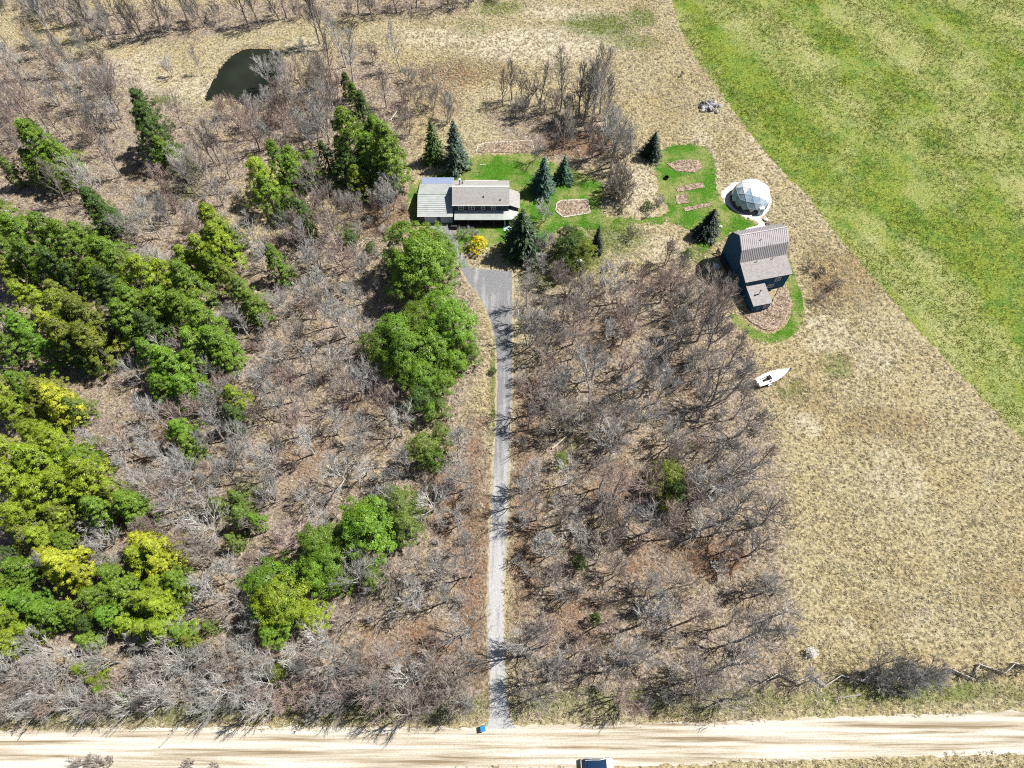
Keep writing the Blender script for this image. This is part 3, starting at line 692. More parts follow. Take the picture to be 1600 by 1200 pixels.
# ------------------------------------------------------------------ small things
M_BLUE = flat('blue_plastic', (.03,.20,.45), .45, .1)
bn = thing('recycling_bin', 'blue wheeled bin standing where the driveway meets the road', 'bin', tuple(G(755, 1139)), R(8))
b = MB(); b.slab([(-.36,-.36,1.0),(.36,-.36,1.0),(.36,.36,1.0),(-.36,.36,1.0)], .02)
b.v += [(-.28,-.28,.05),(.28,-.28,.05),(.28,.28,.05),(-.28,.28,.05),(-.36,-.36,.98),(.36,-.36,.98),(.36,.36,.98),(-.36,.36,.98)]
for k in range(4): b.f.append((8+k, 8+(k+1) % 4, 12+(k+1) % 4, 12+k))
b.f.append((11,10,9,8)); b.build('body', M_BLUE, bn)
b = MB(); b.box(-.39, .39, -.40, .42, 1.0, 1.08); ld = b.build('lid', M_BLUE, bn)
b = MB(); b.tube([(-.3,.44,1.02),(.3,.44,1.02)], .03, 6); b.build('handle', M_BLACK, ld)
for s in (-1, 1):
    b = MB(); b.tube([(s*.30,.3,.14),(s*.38,.3,.14)], .14, 10); b.build('wheel', M_BLACK, bn)

up = thing('lamp_pole', 'pale grey yard lamp pole leaning beside the mixed cedar', 'lamp pole', tuple(G(892, 437)))
tp = G(902, 407, 6.4)-G(892, 437)
b = MB(); b.tube([(0,0,-.3), tp*.5, tp], [.15,.13,.11], 8); b.build('pole', flat('weathered_pole', (.55,.54,.52), .8), up)
b = MB(); b.tube([tp, tp+Vector((.7,0,.12))], .05, 6); ar = b.build('lamp_arm', M_TRAIL, up)
b = MB(); b.tube([tp+Vector((.7,0,.25)), tp+Vector((.7,0,.0))], [.12,.30], 10); b.build('lamp_shade', M_TRIM, ar)

cp_ = thing('clothes_post', 'thin white post standing on the lawn behind the house', 'post', tuple(G(755, 268)))
b = MB(); b.tube([(0,0,0),(0,0,2.3)], .06, 6); b.build('post', M_TRIM, cp_)
b = MB(); b.box(-.7, .7, -.04, .04, 2.1, 2.18); b.build('crossarm', M_TRIM, cp_)

tb = thing('garden_tub', 'small black tub on the grass below the topmost garden bed', 'tub', tuple(G(1041, 279)))
b = MB(); b.tube([(0,0,0),(0,0,.55),(0,0,.55),(0,0,.15)], [.42,.55,.47,.40], 12); b.build('body', M_BLACK, tb)
for s in (-1, 1):
    b = MB(); b.box(s*.58-.05, s*.58+.05, -.12, .12, .35, .48); b.build('handle', M_BLACK, tb)

def rock_mesh(seed, r):
    bm = bmesh.new(); bmesh.ops.create_icosphere(bm, subdivisions=1, radius=r)
    q = random.Random(seed)
    for v in bm.verts: v.co = Vector((v.co.x*1.2, v.co.y, v.co.z*.75))*q.uniform(.75, 1.2)
    m = bpy.data.meshes.new('rock'); bm.to_mesh(m); bm.free(); return m
rocks = [rock_mesh(k, .5) for k in range(6)]
M_ROCK = [flat('grey_rock', (.30,.29,.29), .9, .3, 2.5), flat('pale_rock', (.55,.54,.53), .9, .2, 2.5), flat('dark_rock', (.09,.09,.10), .9, .3, 2.5)]
rp = thing('rock_pile', 'heap of grey fieldstones in the dry grass near the field edge', 'rock pile', tuple(G(1108, 168)))
rmesh = [[m.copy() for m in rocks] for _ in M_ROCK]
for kk, l in enumerate(rmesh):
    for m in l: m.materials.append(M_ROCK[kk])
for k in range(34):
    a = rnd.uniform(0, 6.28); d = rnd.uniform(0, 1)**.6*2.3
    o = link('rock', rnd.choice(rmesh[rnd.choice((0,0,1,2,2))]), None, rp); s = rnd.uniform(.8, 1.7)
    o.location = (d*math.cos(a)*1.2, d*math.sin(a), max(.2, .95-d*.35)); o.scale = (s, s, s); o.rotation_euler = (rnd.uniform(-.6,.6), rnd.uniform(-.6,.6), a*2)
for (px, py, s, lab) in ((1126,354,.8,'single pale stone on the lawn behind the barn'),(1196,343,1.1,'pale boulder where the stone path bends to the barn'),(1199,350,.8,'dark stone beside the path at the barn corner'),(1170,340,.6,'small pale stone at the front edge of the dome path'),(1153,420,.5,'small pale rock against the left barn wall')):
    o = link('stone', rmesh[2 if 'dark' in lab else 1][int(px) % 6]); o.location = tuple(G(px, py, .2*s)); o.scale = (s, s, s); tag(o, lab, 'stone')

# garden beds
t = NT('bed_mulch'); f = t.noise(t.pos(), 3.0, 5, .75)
M_BED = t.pbr(t.ramp(f, [(.32, (.06,.04,.028)), (.46, (.24,.17,.12)), (.56, (.42,.33,.25)), (.68, (.72,.63,.53))]), .95, t.bump(f, .9, .2), spec=.05)
M_TIMB = flat('grey_edging_timber', (.60,.56,.50), .9, .2)
BEDS = []
def bed(pts, label, edge=0, h=.16, seed=1):
    xy = poly(pts); BEDS.append((xy, h)); c = Vector((sum(p[0] for p in xy)/len(xy), sum(p[1] for p in xy)/len(xy), 0))
    t_ = thing('garden_bed', label, 'garden bed', tuple(c), group='garden beds in the lawns')
    loc = [(x-c.x, y-c.y) for x, y in xy]
    o = sheet('soil', [(x*.97, y*.97) for x, y in loc], h, M_BED, .25, .4, seed, None); o.parent = t_
    m = MB(); n = len(loc)
    for k in range(n):
        a, b_ = loc[k], loc[(k+1) % n]; m.quad((a[0],a[1],-.02),(b_[0],b_[1],-.02),(b_[0]*.96,b_[1]*.96,h-.005),(a[0]*.96,a[1]*.96,h-.005))
    m.build('bank', M_BED, t_)
    if edge:
        for k in range(n):
            a, b_ = Vector(loc[k]), Vector(loc[(k+1) % n]); Ln = (b_-a).length; kk = max(1, int(Ln/1.3))
            if edge == 2 and a.y < 0 and b_.y < 0: continue
            for j in range(kk):
                p0, p1 = a.lerp(b_, (j+.04)/kk), a.lerp(b_, (j+.96)/kk)
                e = MB(); e.tube([(p0.x,p0.y,.12),(p1.x,p1.y,.12)], .14, 6); e.build('edging_timber', M_TIMB, t_)
    return t_
bed([(744,238),(747,228),(757,224),(790,222),(830,220),(836,240)], 'long straw coloured bed with timber edging behind the house lawn', 2, seed=2)
bed([(870,318),(876,314),(918,312),(922,333),(880,340),(868,330)], 'square brown bed on the lawn right of the house', 1, seed=3)
bed([(1040,256),(1062,250),(1092,250),(1098,262),(1085,270),(1056,268)], 'topmost pale bed inside the looped lawn', 0, seed=4)
bed([(1054,293),(1098,285),(1101,293),(1058,301)], 'narrow bed across the middle of the looped lawn', 0, seed=5)
bed([(1055,306),(1074,302),(1077,317),(1058,320)], 'small square bed low on the left of the looped lawn', 0, seed=6)
bed([(1066,325),(1112,316),(1114,321),(1070,331)], 'narrow stony bed above the dark spruce on the looped lawn', 0, seed=7)
bed([(1152,489),(1206,473),(1216,450),(1230,450),(1235,470),(1232,492),(1222,508),(1205,518),(1187,514)], 'rounded brown brush bed in front of the barn', 0, .22, seed=8)

# zigzag split rail fence by the road
zf = thing('zigzag_fence', 'weathered zigzag split rail fence between dry field and road', 'fence', tuple(G(1400, 1055)))
zp = [(1192,1066),(1214,1053),(1243,1066),(1266,1055),(1287,1072),(1312,1056),(1345,1064),(1364,1049),(1398,1062),(1421,1047),(1457,1060),(1480,1045),(1516,1061),(1527,1039),(1566,1052),(1582,1037),(1622,1050),(1640,1034),(1680,1046),(1700,1030)]
zw = [G(a, b)-G(1400, 1055) for a, b in zp]
M_RAIL = flat('weathered_rail', (.55,.50,.44), .9, .3, 3.0)
for k in range(len(zw)-1):
    a, b_ = zw[k], zw[k+1]; d = (b_-a).normalized()*.25
    for j in range(3):
        z = .12 + j*.30 + (.15 if k % 2 else 0); e = MB()
        mid = (a+b_)/2 + Vector((rnd.uniform(-.05,.05), rnd.uniform(-.05,.05), z+rnd.uniform(-.04,.04)))
        e.tube([a-d+Vector((0,0,z)), mid, b_+d+Vector((0,0,z))], [.085,.075,.065], 5); e.build('rail', M_RAIL, zf)

# ------------------------------------------------------------------ vegetation: shared meshes
M_BARK = object_tinted('bark', 2.5, 0.65, 1.3, 0.9)
M_TWIG = object_tinted('twigs', 1.0, 0.7, 1.25, 0.9)
M_LEAF = object_tinted('evergreen_leaf', 0.9, 0.58, 1.32, 0.7, 0.10, warm=(1.22, 1.12, 0.8))
M_NEEDLE = object_tinted('spruce_needle', 1.3, 0.6, 1.35, 0.7, 0.15)

def fast_tubes(name, tubes, mat):
    """tubes: list of (pts Nx3, radii N, sides); last ring collapses to the tip"""
    V = []; F = []; base = 0
    for pts, rad, sides in tubes:
        n = len(pts); d = np.gradient(pts, axis=0); d /= np.linalg.norm(d, axis=1, keepdims=True)+1e-9
        up = np.array([0.31, 0.17, 0.93]) if abs(d[0,2]) < .8 else np.array([0.95, 0.2, 0.1])
        a = np.cross(d, up); a /= np.linalg.norm(a, axis=1, keepdims=True)+1e-9; b = np.cross(d, a)
        th = 2*np.pi*np.arange(sides)/sides
        ringv = pts[:,None,:] + rad[:,None,None]*(a[:,None,:]*np.cos(th)[None,:,None] + b[:,None,:]*np.sin(th)[None,:,None])
        V.append(ringv[:-1].reshape(-1, 3)); V.append(pts[-1:])
        for k in range(n-2):
            q = base+k*sides
            for j in range(sides): F.append((q+j, q+(j+1) % sides, q+sides+(j+1) % sides, q+sides+j))
        q = base+(n-2)*sides; tip = base+(n-1)*sides
        for j in range(sides): F.append((q+j, q+(j+1) % sides, tip))
        base += (n-1)*sides+1
    m = mesh_py(name, np.concatenate(V).tolist(), F); m.materials.append(mat); return m
def unit(v): return v/(np.linalg.norm(v)+1e-9)
def grow(rg, p, d, L, n=4, bend=0.25, lift=0.15):
    pts = [p]; d = unit(d)
    for k in range(n-1):
        d = unit(d + rg.normal(0, bend, 3)*0.5 + np.array([0, 0, lift])); pts.append(pts[-1] + d*(L/(n-1)))
    return np.array(pts)
def side_dir(rg, d, ang):
    r = rg.normal(0, 1, 3); r = unit(r - d*np.dot(r, d)); return d*math.cos(ang) + r*math.sin(ang)
def bare_tree(seed, H, spread=.42, tr=.17, nlimb=9, low=.22, up=1.0, sub=6, twig=6, fine=3, stems=1, lean=.04, tk=1.0):
    rg = np.random.default_rng(seed); trunk, crown = [], []
    for s in range(stems):
        a0 = 2*np.pi*s/stems + rg.uniform(0, 1); off = np.array([math.cos(a0), math.sin(a0), 0])*(.0 if stems == 1 else .25)
        d0 = unit(np.array([math.cos(a0)*(lean if stems == 1 else .30), math.sin(a0)*(lean if stems == 1 else .30), 1.0]))
        h = H*(.80 if stems == 1 else rg.uniform(.6, .85))
        lead = grow(rg, off+np.array([0,0,-.25]), d0, h, 7, .12, .10)
        t_r = tr*(1 if stems == 1 else .62)
        rr = t_r*np.linspace(1, .22, 7); trunk.append((lead, rr, 6))
        nl = max(3, int(nlimb/(1 if stems == 1 else stems*.6)))
        for i in range(nl):
            t = low + (1-low)*(i+rg.uniform(.1,.9))/nl; f = t*6; k = min(5, int(f)); p = lead[k]+(lead[k+1]-lead[k])*(f-k)
            az = i*2.4+rg.uniform(-.4,.4); el = min(R(80), (R(30)+R(36)*t)*up)
            d = np.array([math.cos(az)*math.cos(el), math.sin(az)*math.cos(el), math.sin(el)])
            L = H*spread*(1.15-.58*t)*rg.uniform(.75, 1.2)
            limb = grow(rg, p, d, L, 5, .13, .13*up); r0 = t_r*(.50-.18*t)
            trunk.append((limb, np.maximum(.045*tk, r0*np.linspace(1, .25, 5)), 4))
            for j in range(sub):
                u = .25+.75*(j+rg.uniform(.2,.8))/sub; f = u*4; k = min(3, int(f)); q = limb[k]+(limb[k+1]-limb[k])*(f-k)
                sdv = side_dir(rg, unit(limb[k+1]-limb[k]), rg.uniform(.30, .75)); sl = L*.50*(1.15-.55*u)*rg.uniform(.7,1.35)
                sb = grow(rg, q, sdv, sl, 4, .18, .12); crown.append((sb, tk*np.array([.052,.042,.030,.014]), 3))
                for w in range(twig):
                    u2 = .2+.8*(w+rg.uniform(.1,.9))/twig; f = u2*3; k2 = min(2, int(f)); q2 = sb[k2]+(sb[k2+1]-sb[k2])*(f-k2)
                    td = side_dir(rg, unit(sb[k2+1]-sb[k2]), rg.uniform(.28,.75)); tl = sl*.58*rg.uniform(.6,1.4)
                    tw = grow(rg, q2, td, tl, 3, .22, .10); crown.append((tw, tk*np.array([.026,.020,.009]), 3))
                    for z in range(fine):
                        q3 = tw[0]+(tw[2]-tw[0])*rg.uniform(.2,.95)
                        fd_ = side_dir(rg, unit(tw[2]-tw[0]), rg.uniform(.25,.75)); tl2 = tl*.6*rg.uniform(.6,1.4)
                        crown.append((np.array([q3, q3+unit(fd_+np.array([0,0,.2]))*tl2]), tk*np.array([.016,.006]), 3))
    return fast_tubes('trunk', trunk, M_BARK), fast_tubes('crown', crown, M_TWIG)

def leaf_mesh(name, C, Nrm, size, rg, mat, elong=1.6, along=None):
    n = len(C); Nrm = Nrm/(np.linalg.norm(Nrm, axis=1, keepdims=True)+1e-9)
    r = rg.normal(0, 1, (n, 3)) if along is None else along + rg.normal(0, .25, (n, 3))
    a = r - Nrm*np.sum(r*Nrm, 1, keepdims=True); a /= np.linalg.norm(a, axis=1, keepdims=True)+1e-9
    b = np.cross(Nrm, a); s = size[:,None]
    P0 = C - a*s*elong*.5 - b*s*.4; P1 = C - a*s*elong*.5 + b*s*.4; P2 = C + a*s*elong*.6
    V = np.stack([P0, P1, P2], 1).reshape(-1, 3); m = bpy.data.meshes.new(name)
    m.vertices.add(3*n); m.vertices.foreach_set('co', V.astype(np.float32).ravel())
    m.loops.add(3*n); m.loops.foreach_set('vertex_index', np.arange(3*n, dtype=np.int32))
    m.polygons.add(n); m.polygons.foreach_set('loop_start', np.arange(0, 3*n, 3, dtype=np.int32)); m.polygons.foreach_set('loop_total', np.full(n, 3, np.int32))
    m.update(calc_edges=True); m.materials.append(mat); return m
def trunk_mesh(H, r, seed=0):
    rg = np.random.default_rng(seed)
    return fast_tubes('trunk', [(grow(rg, np.array([0,0,-.3]), np.array([0,0,1.]), H*.93, 6, .04, .1), r*np.linspace(1,.15,6), 6)], M_BARK)
def evergreen(seed, H, Rr, nclump=230, per=17, kind='cedar', fuzz=.30, size=.14):
    """foliage made of leaf sprays grouped in clumps over an irregular crown"""
    rg = np.random.default_rng(seed)
    t = rg.uniform(0, 1, nclump)**(.85 if kind == 'cedar' else .7); az = rg.uniform(0, 2*np.pi, nclump)
    if kind == 'cedar': prof = np.clip(1.10*(1-t)**.80, 0, 1)*np.clip(.70+1.8*t, 0, 1)
    else: prof = np.clip(np.sqrt(np.clip(1-(1.6*t-.6)**2, .0, 1)), .05, 1)*(1-.35*t)*1.12
    ph = rg.uniform(0, 6.28, 6)
    lob = 1+.17*np.sin(2*az+ph[0]+3*t)+.16*np.sin(3*az+ph[1]-6*t)+.15*np.sin(5*az+ph[2]+11*t)+.12*np.sin(7*az-17*t+ph[3])
    depth = 1-.55*rg.uniform(0, 1, nclump)**2.2
    rad = Rr*prof*lob*depth
    z0 = .10 if kind == 'cedar' else .18
    C = np.stack([rad*np.cos(az), rad*np.sin(az), H*(z0+(1-z0)*t)], 1)
    out = np.stack([np.cos(az), np.sin(az), np.full(nclump, .45)], 1)
    C += out*rg.normal(0, .14, (nclump, 1))*Rr*.5
    cs = fuzz*rg.uniform(.7, 1.5, nclump)*(Rr/2.5)**.35
    ci = np.repeat(np.arange(nclump), per); n = len(ci)
    o2 = out[ci]/np.linalg.norm(out[ci], axis=1, keepdims=True)
    sph = rg.normal(0, 1, (n, 3)); sph /= np.linalg.norm(sph, axis=1, keepdims=True)
    flip = np.sum(sph*o2, 1) < -.35; sph[flip] *= -1
    P = C[ci] + sph*cs[ci][:,None]*rg.uniform(.45, 1.05, (n, 1))*np.array([1.15, 1.15, .85])
    N = sph*.6 + o2*.35 + np.array([0, 0, .45]) + rg.normal(0, .45, (n, 3))
    along = sph + o2*.5 + np.array([0,0,(-.2 if kind == 'cedar' else .3)])
    return trunk_mesh(H, .10+.02*H, seed), leaf_mesh('crown', P, N, size*rg.uniform(.6, 1.5, n), rg, M_LEAF, 1.7, along)
def spruce(seed, H, Rr, tiers=20, size=.14):
    rg = np.random.default_rng(seed); P = []; N = []; A = []
    for k in range(tiers):
        t = (k+.3)/tiers; z = H*(.05+.93*t); r = Rr*(1-t)**.85*rg.uniform(.9, 1.1)+.12; nb = max(5, int(17*(1-t)+5)); a0 = rg.uniform(0, 6.28)
        for b in range(nb):
            az = a0+2*np.pi*b/nb+rg.normal(0, .12); rb = r*rg.uniform(.68, 1.12)*(1+.14*math.sin(2*az+seed)+.10*math.sin(3*az-5*t+seed));
            if rg.uniform() < .10: continue
            rb = rb; d = np.array([math.cos(az), math.sin(az), 0]); pd = np.array([-d[1], d[0], 0])
            m = max(5, int(24*rb/1.6)); u = rg.uniform(.12, 1, m)
            w = (1-u)*.35*rb+.06
            p = np.array([0,0,z]) + d*(u*rb)[:,None] + pd*(rg.normal(0, 1, m)*w*.6)[:,None]
            p[:,2] += -.28*rb*u + .16*rb*u*u + rg.normal(0, .05, m)
            P.append(p); N.append(np.tile(d*.45+np.array([0,0,1.]), (m, 1))+rg.normal(0, .35, (m, 3))); A.append(np.tile(d+np.array([0,0,-.15]), (m, 1)))
    P = np.concatenate(P); N = np.concatenate(N); A = np.concatenate(A)
    return trunk_mesh(H, .09+.013*H, seed), leaf_mesh('crown', P, N, size*rg.uniform(.6, 1.5, len(P))*(Rr/1.8)**.5, rg, M_NEEDLE, 2.0, A)

BROAD = [bare_tree(100+k, h, sp, .23, 12, .22, .95, 6, 5, 3, tk=.9) for k, (h, sp) in enumerate(((11,.50),(12.5,.46),(10,.52),(13,.47),(9,.55),(12,.50)))]
TALL = [bare_tree(200+k, h, .30, .21, 13, .28, 1.25, 5, 5, 3, lean=.06) for k, h in enumerate((13,15,12,14,16))]
MULTI = [bare_tree(300+k, h, .36, .22, 12, .22, 1.15, 5, 6, 3, stems=st) for k, (h, st) in enumerate(((9,4),(11,3),(8,5),(12,4)))]
SHRUB = [bare_tree(400+k, h, .42, .10, 14, .10, 1.1, 5, 6, 3, stems=6, tk=.70) for k, h in enumerate((3.4, 4.2, 2.8, 3.8))]
CEDAR = [evergreen(600+k, h, r, 250, 66, 'cedar', .27, .088) for k, (h, r) in enumerate(((9.5,2.3),(10.5,2.6),(8.5,2.6),(11.5,2.5),(10,3.0),(9,2.0),(11,2.3)))]
PINE = [evergreen(700+k, h, r, 180, 86, 'pine', .37, .094) for k, (h, r) in enumerate(((9,2.9),(10.5,3.1),(8.5,3.0),(10,2.7),(11,2.6)))]
BUSHY = [evergreen(800+k, h, r, 110, 40, 'pine', .26, .085) for k, (h, r) in enumerate(((2.6,1.6),(3.2,1.5)))]
SPRUCE = [spruce(900+k, 10, 2.1, 24) for k in range(3)]

PLANTS = []                                                     # every placed plant: (object, look, photo px of its crown)
def plant(name, pair, loc, cat, look, tint, tint2=None, s=1.0, sz=None, rz=None, tilt=(0, 0), group=None, label=None, at=.5, H=8):
    o = bpy.data.objects.new(name, None); COL.objects.link(o)
    o.location = (loc[0], loc[1], 0); o.scale = (s, s, sz or s); o.rotation_euler = (tilt[0], tilt[1], rnd.uniform(0, 6.28) if rz is None else rz)
    a = link('trunk', pair[0], None, o); b = link('crown', pair[1], None, o)
    a.color = (*(tint2 or tint), 1); b.color = (*tint, 1)
    o['category'] = cat
    if group: o['group'] = group
    if label: o['label'] = label
    else: PLANTS.append((o, look, PX(loc[0], loc[1], H*(sz or s)*at)))
    return o
BARK = (.13,.115,.10)
EVER = []                                                       # ground spots taken by evergreens (x, y, r)
def evergreen_at(px, py, rpx, col, pool, nom, cat, look, grp, label=None, squash=1.0):
    """px,py: middle of the crown in the photo; rpx: its half width"""
    k = rnd.randrange(len(pool[0])); pair = pool[0][k]; H0, R0 = pool[1][k]
    r = rpx*MPP(px, py)*.96; s = r/R0*rnd.uniform(.92, 1.12); sz = s*squash if squash != 1 else s*(min(1.3, max(.85, (8.0/(H0*s))**.4)))
    g = G(px, py, H0*sz*.5)
    jj = rnd.uniform(.82, 1.16); j = lambda v: v*jj*rnd.uniform(.96, 1.04)
    o = plant(nom, pair, g, cat, look, tuple(j(v) for v in col), BARK, s, sz, None, (rnd.uniform(-.04,.04), rnd.uniform(-.04,.04)), grp, label, .5, H0)
    EVER.append((g.x, g.y, r)); return o
CED = (CEDAR, ((9.5,2.3),(10.5,2.6),(8.5,2.6),(11.5,2.5),(10,3.0),(9,2.0),(11,2.3)))
PIN = (PINE, ((9,2.9),(10.5,3.1),(8.5,3.0),(10,2.7),(11,2.6)))
BSH = (BUSHY, ((2.6,1.6),(3.2,1.5)))
GR, YG, YE, DK, BL, PG = (.150,.255,.022), (.245,.335,.020), (.38,.43,.030), (.070,.130,.022), (.040,.085,.048), (.150,.285,.022)
OL, FG = (.190,.235,.026), (.165,.240,.042)
# --- cedars (photo px of crown, half width px, colour)
cedars = [(70,238,26,GR),(98,250,24,GR),(55,262,18,FG),(88,272,18,GR),(62,210,15,DK),(232,190,24,DK),(240,212,26,DK),(254,238,16,GR),(272,250,12,FG),(20,268,14,FG),(300,262,11,FG),
 (408,282,27,YG),(420,306,22,GR),(438,258,20,GR),(458,252,15,GR),(456,270,18,GR),(490,264,22,GR),(510,246,14,DK),(455,318,18,GR),(470,336,19,DK),(440,332,13,GR),(482,356,12,DK),
 (543,136,11,DK),(556,156,14,GR),(566,178,18,DK),(548,226,30,GR),(545,262,24,DK),(588,215,27,GR),(602,244,27,GR),(578,250,26,GR),(610,270,18,GR),(560,285,22,YG),(590,286,20,DK),
 (156,330,22,DK),(172,346,20,DK),(335,355,24,YG),(318,398,22,YG),(292,408,20,YG),(346,384,24,YG),(335,418,20,GR),(362,372,18,FG),(432,412,16,GR),(446,428,11,FG),(386,462,22,FG),(398,482,18,GR),(360,440,18,OL)]
mass = [(10,345,28,GR),(42,372,26,GR),(8,388,28,GR),(82,372,25,GR),(118,392,26,GR),(58,408,25,GR),(20,430,20,OL),(142,382,24,GR),(168,402,26,GR),(100,420,22,DK),(152,430,24,GR),(196,424,28,GR),(232,442,28,YG),(268,438,26,YG),(300,452,26,GR),
 (186,462,28,DK),(220,478,30,GR),(258,480,28,GR),(292,488,28,GR),(322,512,26,GR),(345,540,24,GR),(310,542,26,GR),(200,505,24,GR),(240,520,24,DK),(50,470,20,YG),(40,520,24,PG),(14,500,22,GR),(8,545,24,GR),(70,545,20,PG),(95,468,22,OL),(112,498,30,OL),(145,500,28,OL),(110,530,28,OL),(150,540,28,OL),(128,560,22,DK),(76,505,18,YE),
 (240,560,24,PG),(272,576,28,PG),(300,572,22,GR),(258,602,24,PG),(292,610,24,PG),(318,606,16,GR),(355,560,18,GR),
 (288,678,24,PG),(296,698,20,GR),(372,628,18,YG),(368,650,16,DK),(70,612,26,OL),(92,630,22,YE),(36,600,20,GR),(8,612,26,YG),(20,640,24,YG),(60,650,18,OL),(120,640,18,FG),
 (60,680,28,YG),(100,700,30,YG),(28,712,28,YG),(70,728,30,YG),(130,722,26,GR),(150,752,30,YG),(112,762,30,YG),(70,778,28,YG),(24,758,30,YG),(184,770,26,YG),(210,792,22,GR),(160,800,24,GR),(40,806,28,YG),(98,810,24,OL),(10,800,22,YG),(40,832,22,OL),(74,838,24,YG),(100,846,18,GR),
 (82,872,22,YE),(112,884,26,YE),(140,900,22,YE),(98,900,18,YE),(228,848,22,YE),(250,862,24,YE),(220,872,20,YG),(258,888,20,YE),(180,900,24,GR),(196,926,26,GR),(160,934,24,GR),(256,918,26,YG),(280,910,22,GR),(240,940,24,YG),(262,950,22,YG),
 (12,868,18,DK),(40,890,22,GR),(20,906,18,GR),(48,940,24,PG),(80,958,24,PG),(20,962,22,YG),(8,1000,22,YG),(50,985,16,YG),(120,958,24,GR),(140,976,20,DK),(176,962,24,PG),(200,978,18,YG),(236,982,22,YG),(262,984,24,YG),(285,990,18,GR),(300,1005,14,OL),(140,1000,14,GR),
 (140,1046,15,YG),(158,1064,14,OL),(165,1080,12,GR),(195,1088,11,PG),(345,790,15,FG),(380,806,18,FG),(365,848,14,FG),(400,815,12,PG),(20,935,16,PG),(330,980,12,FG),(372,780,12,FG)]
for c in cedars: evergreen_at(c[0], c[1], c[2]*1.14, c[3], CED, 'cedar_tree', 'cedar', 'green cedar', 'cedars among the bare woods', squash=1.0)
for c in mass: evergreen_at(c[0], c[1], c[2]*1.16, c[3], CED, 'cedar_tree', 'cedar', {YE: 'yellow cedar', YG: 'yellow green cedar', OL: 'olive cedar', DK: 'dark cedar'}.get(c[3], 'bright green cedar'), 'cedars of the dense stand at the left')
pines = [(632,392,32,GR),(655,418,34,GR),(672,384,26,GR),(694,394,24,GR),(690,425,28,PG),(640,440,30,GR),(618,420,20,DK),
 (690,488,34,PG),(655,508,32,GR),(708,512,28,PG),(622,528,32,PG),(600,548,32,GR),(640,560,32,PG),(676,540,34,PG),(722,540,22,GR),(712,570,22,PG),(660,592,26,PG),(735,555,14,PG),(690,602,20,GR),(655,628,20,DK),(672,645,13,GR),(690,640,14,FG)]
for c in pines: evergreen_at(c[0], c[1], c[2]*1.03, c[3], PIN, 'pine_tree', 'pine', 'bushy green pine', 'pines bunched beside the driveway')
low = [(568,812,28,GR),(582,832,28,PG),(556,834,24,GR),(596,818,16,DK),(505,856,28,GR),(518,878,26,GR),(500,896,22,PG),(522,906,18,PG),(626,790,24,FG),(645,806,16,FG),(632,826,18,FG),(585,904,15,FG),(424,912,28,PG),(440,938,26,YG),(424,952,22,PG),(446,972,18,PG),(426,990,16,PG),(488,962,17,YG),(660,700,18,FG),(678,716,14,GR),(690,680,14,FG),
 (1042,752,20,OL),(1052,772,18,DK),(1040,786,14,OL),(890,392,16,DK),(908,400,16,OL),(886,376,13,DK),(902,380,12,GR),(875,720,9,FG),(440,1050,12,OL),(905,880,9,DK),(930,966,8,DK)]
for c in low: evergreen_at(c[0], c[1], c[2]*1.30, c[3], PIN, 'evergreen_tree', 'evergreen', 'round green evergreen', 'scattered evergreens in the bare wood')
# --- yard spruces: base px, top py, half width px
for (px, py, ty, rp_, col, lab) in ((680,252,184,19,(.080,.135,.022),'green spruce with yellowish tips left of the blue one behind the garage'),
        (714,260,186,24,(.085,.135,.090),'tall blue green spruce standing right of the yellow tipped spruce'),
        (848,299,243,22,(.070,.145,.095),'plump blue spruce on the lawn behind the house end'),
        (880,281,242,16,(.060,.150,.070),'smaller blue green spruce right of the plump lawn spruce'),
        (1016,246,205,18,(.022,.048,.026),'dark conical spruce left of the looped lawn top'),
        (1103,366,326,23,(.018,.036,.020),'dark round spruce on the lawn between garden beds and barn'),
        (816,396,326,36,(.045,.090,.028),'large dark pine right of the house porch'),
        (930,393,352,12,(.016,.030,.020),'narrow dark columnar evergreen beside the mixed cedar')):
    base = G(px, py)
    lo, hi = 2.0, 20.0
    for _ in range(30):
        h = (lo+hi)/2
        if PX(base.x, base.y, h)[1] > ty: lo = h
        else: hi = h
    r = rp_*MPP(px, py); k = rnd.randrange(3)
    plant('spruce_tree', SPRUCE[k], base, 'spruce', '', col, BARK, r/2.1, h/10, None, (0, 0), 'spruces in the yard', lab); EVER.append((base.x, base.y, r))

# --- leafless trees
PALE, GREY, BROWN, DARKT, ROSE = (.50,.48,.45), (.44,.42,.395), (.36,.315,.275), (.27,.25,.235), (.40,.31,.275)
tone = {PALE: 'pale', GREY: 'grey', BROWN: 'brown', DARKT: 'dark', ROSE: 'reddish'}
spots = []
def free(x, y, dmin, ev=.8):
    for a, b, r in EVER:
        if (x-a)**2+(y-b)**2 < (r*ev)**2: return False
    for a, b in spots:
        if (x-a)**2+(y-b)**2 < dmin*dmin: return False
    return True
HT = {'broad': (11,12.5,10,13,9,12), 'tall': (13,15,12,14,16), 'multi': (9,11,8,12), 'shrub': (3.4,4.2,2.8,3.8)}
POOL = {'broad': BROAD, 'tall': TALL, 'multi': MULTI, 'shrub': SHRUB}
NAMES = {'broad': ('bare_tree', 'bare tree'), 'tall': ('slender_bare_tree', 'slender tree'), 'multi': ('multistem_bare_tree', 'multi-stem tree'), 'shrub': ('bare_shrub', 'bush')}
WORDS = {'broad': 'spreading leafless tree', 'tall': 'slender leafless tree', 'multi': 'forked leafless tree', 'shrub': 'twiggy bush'}
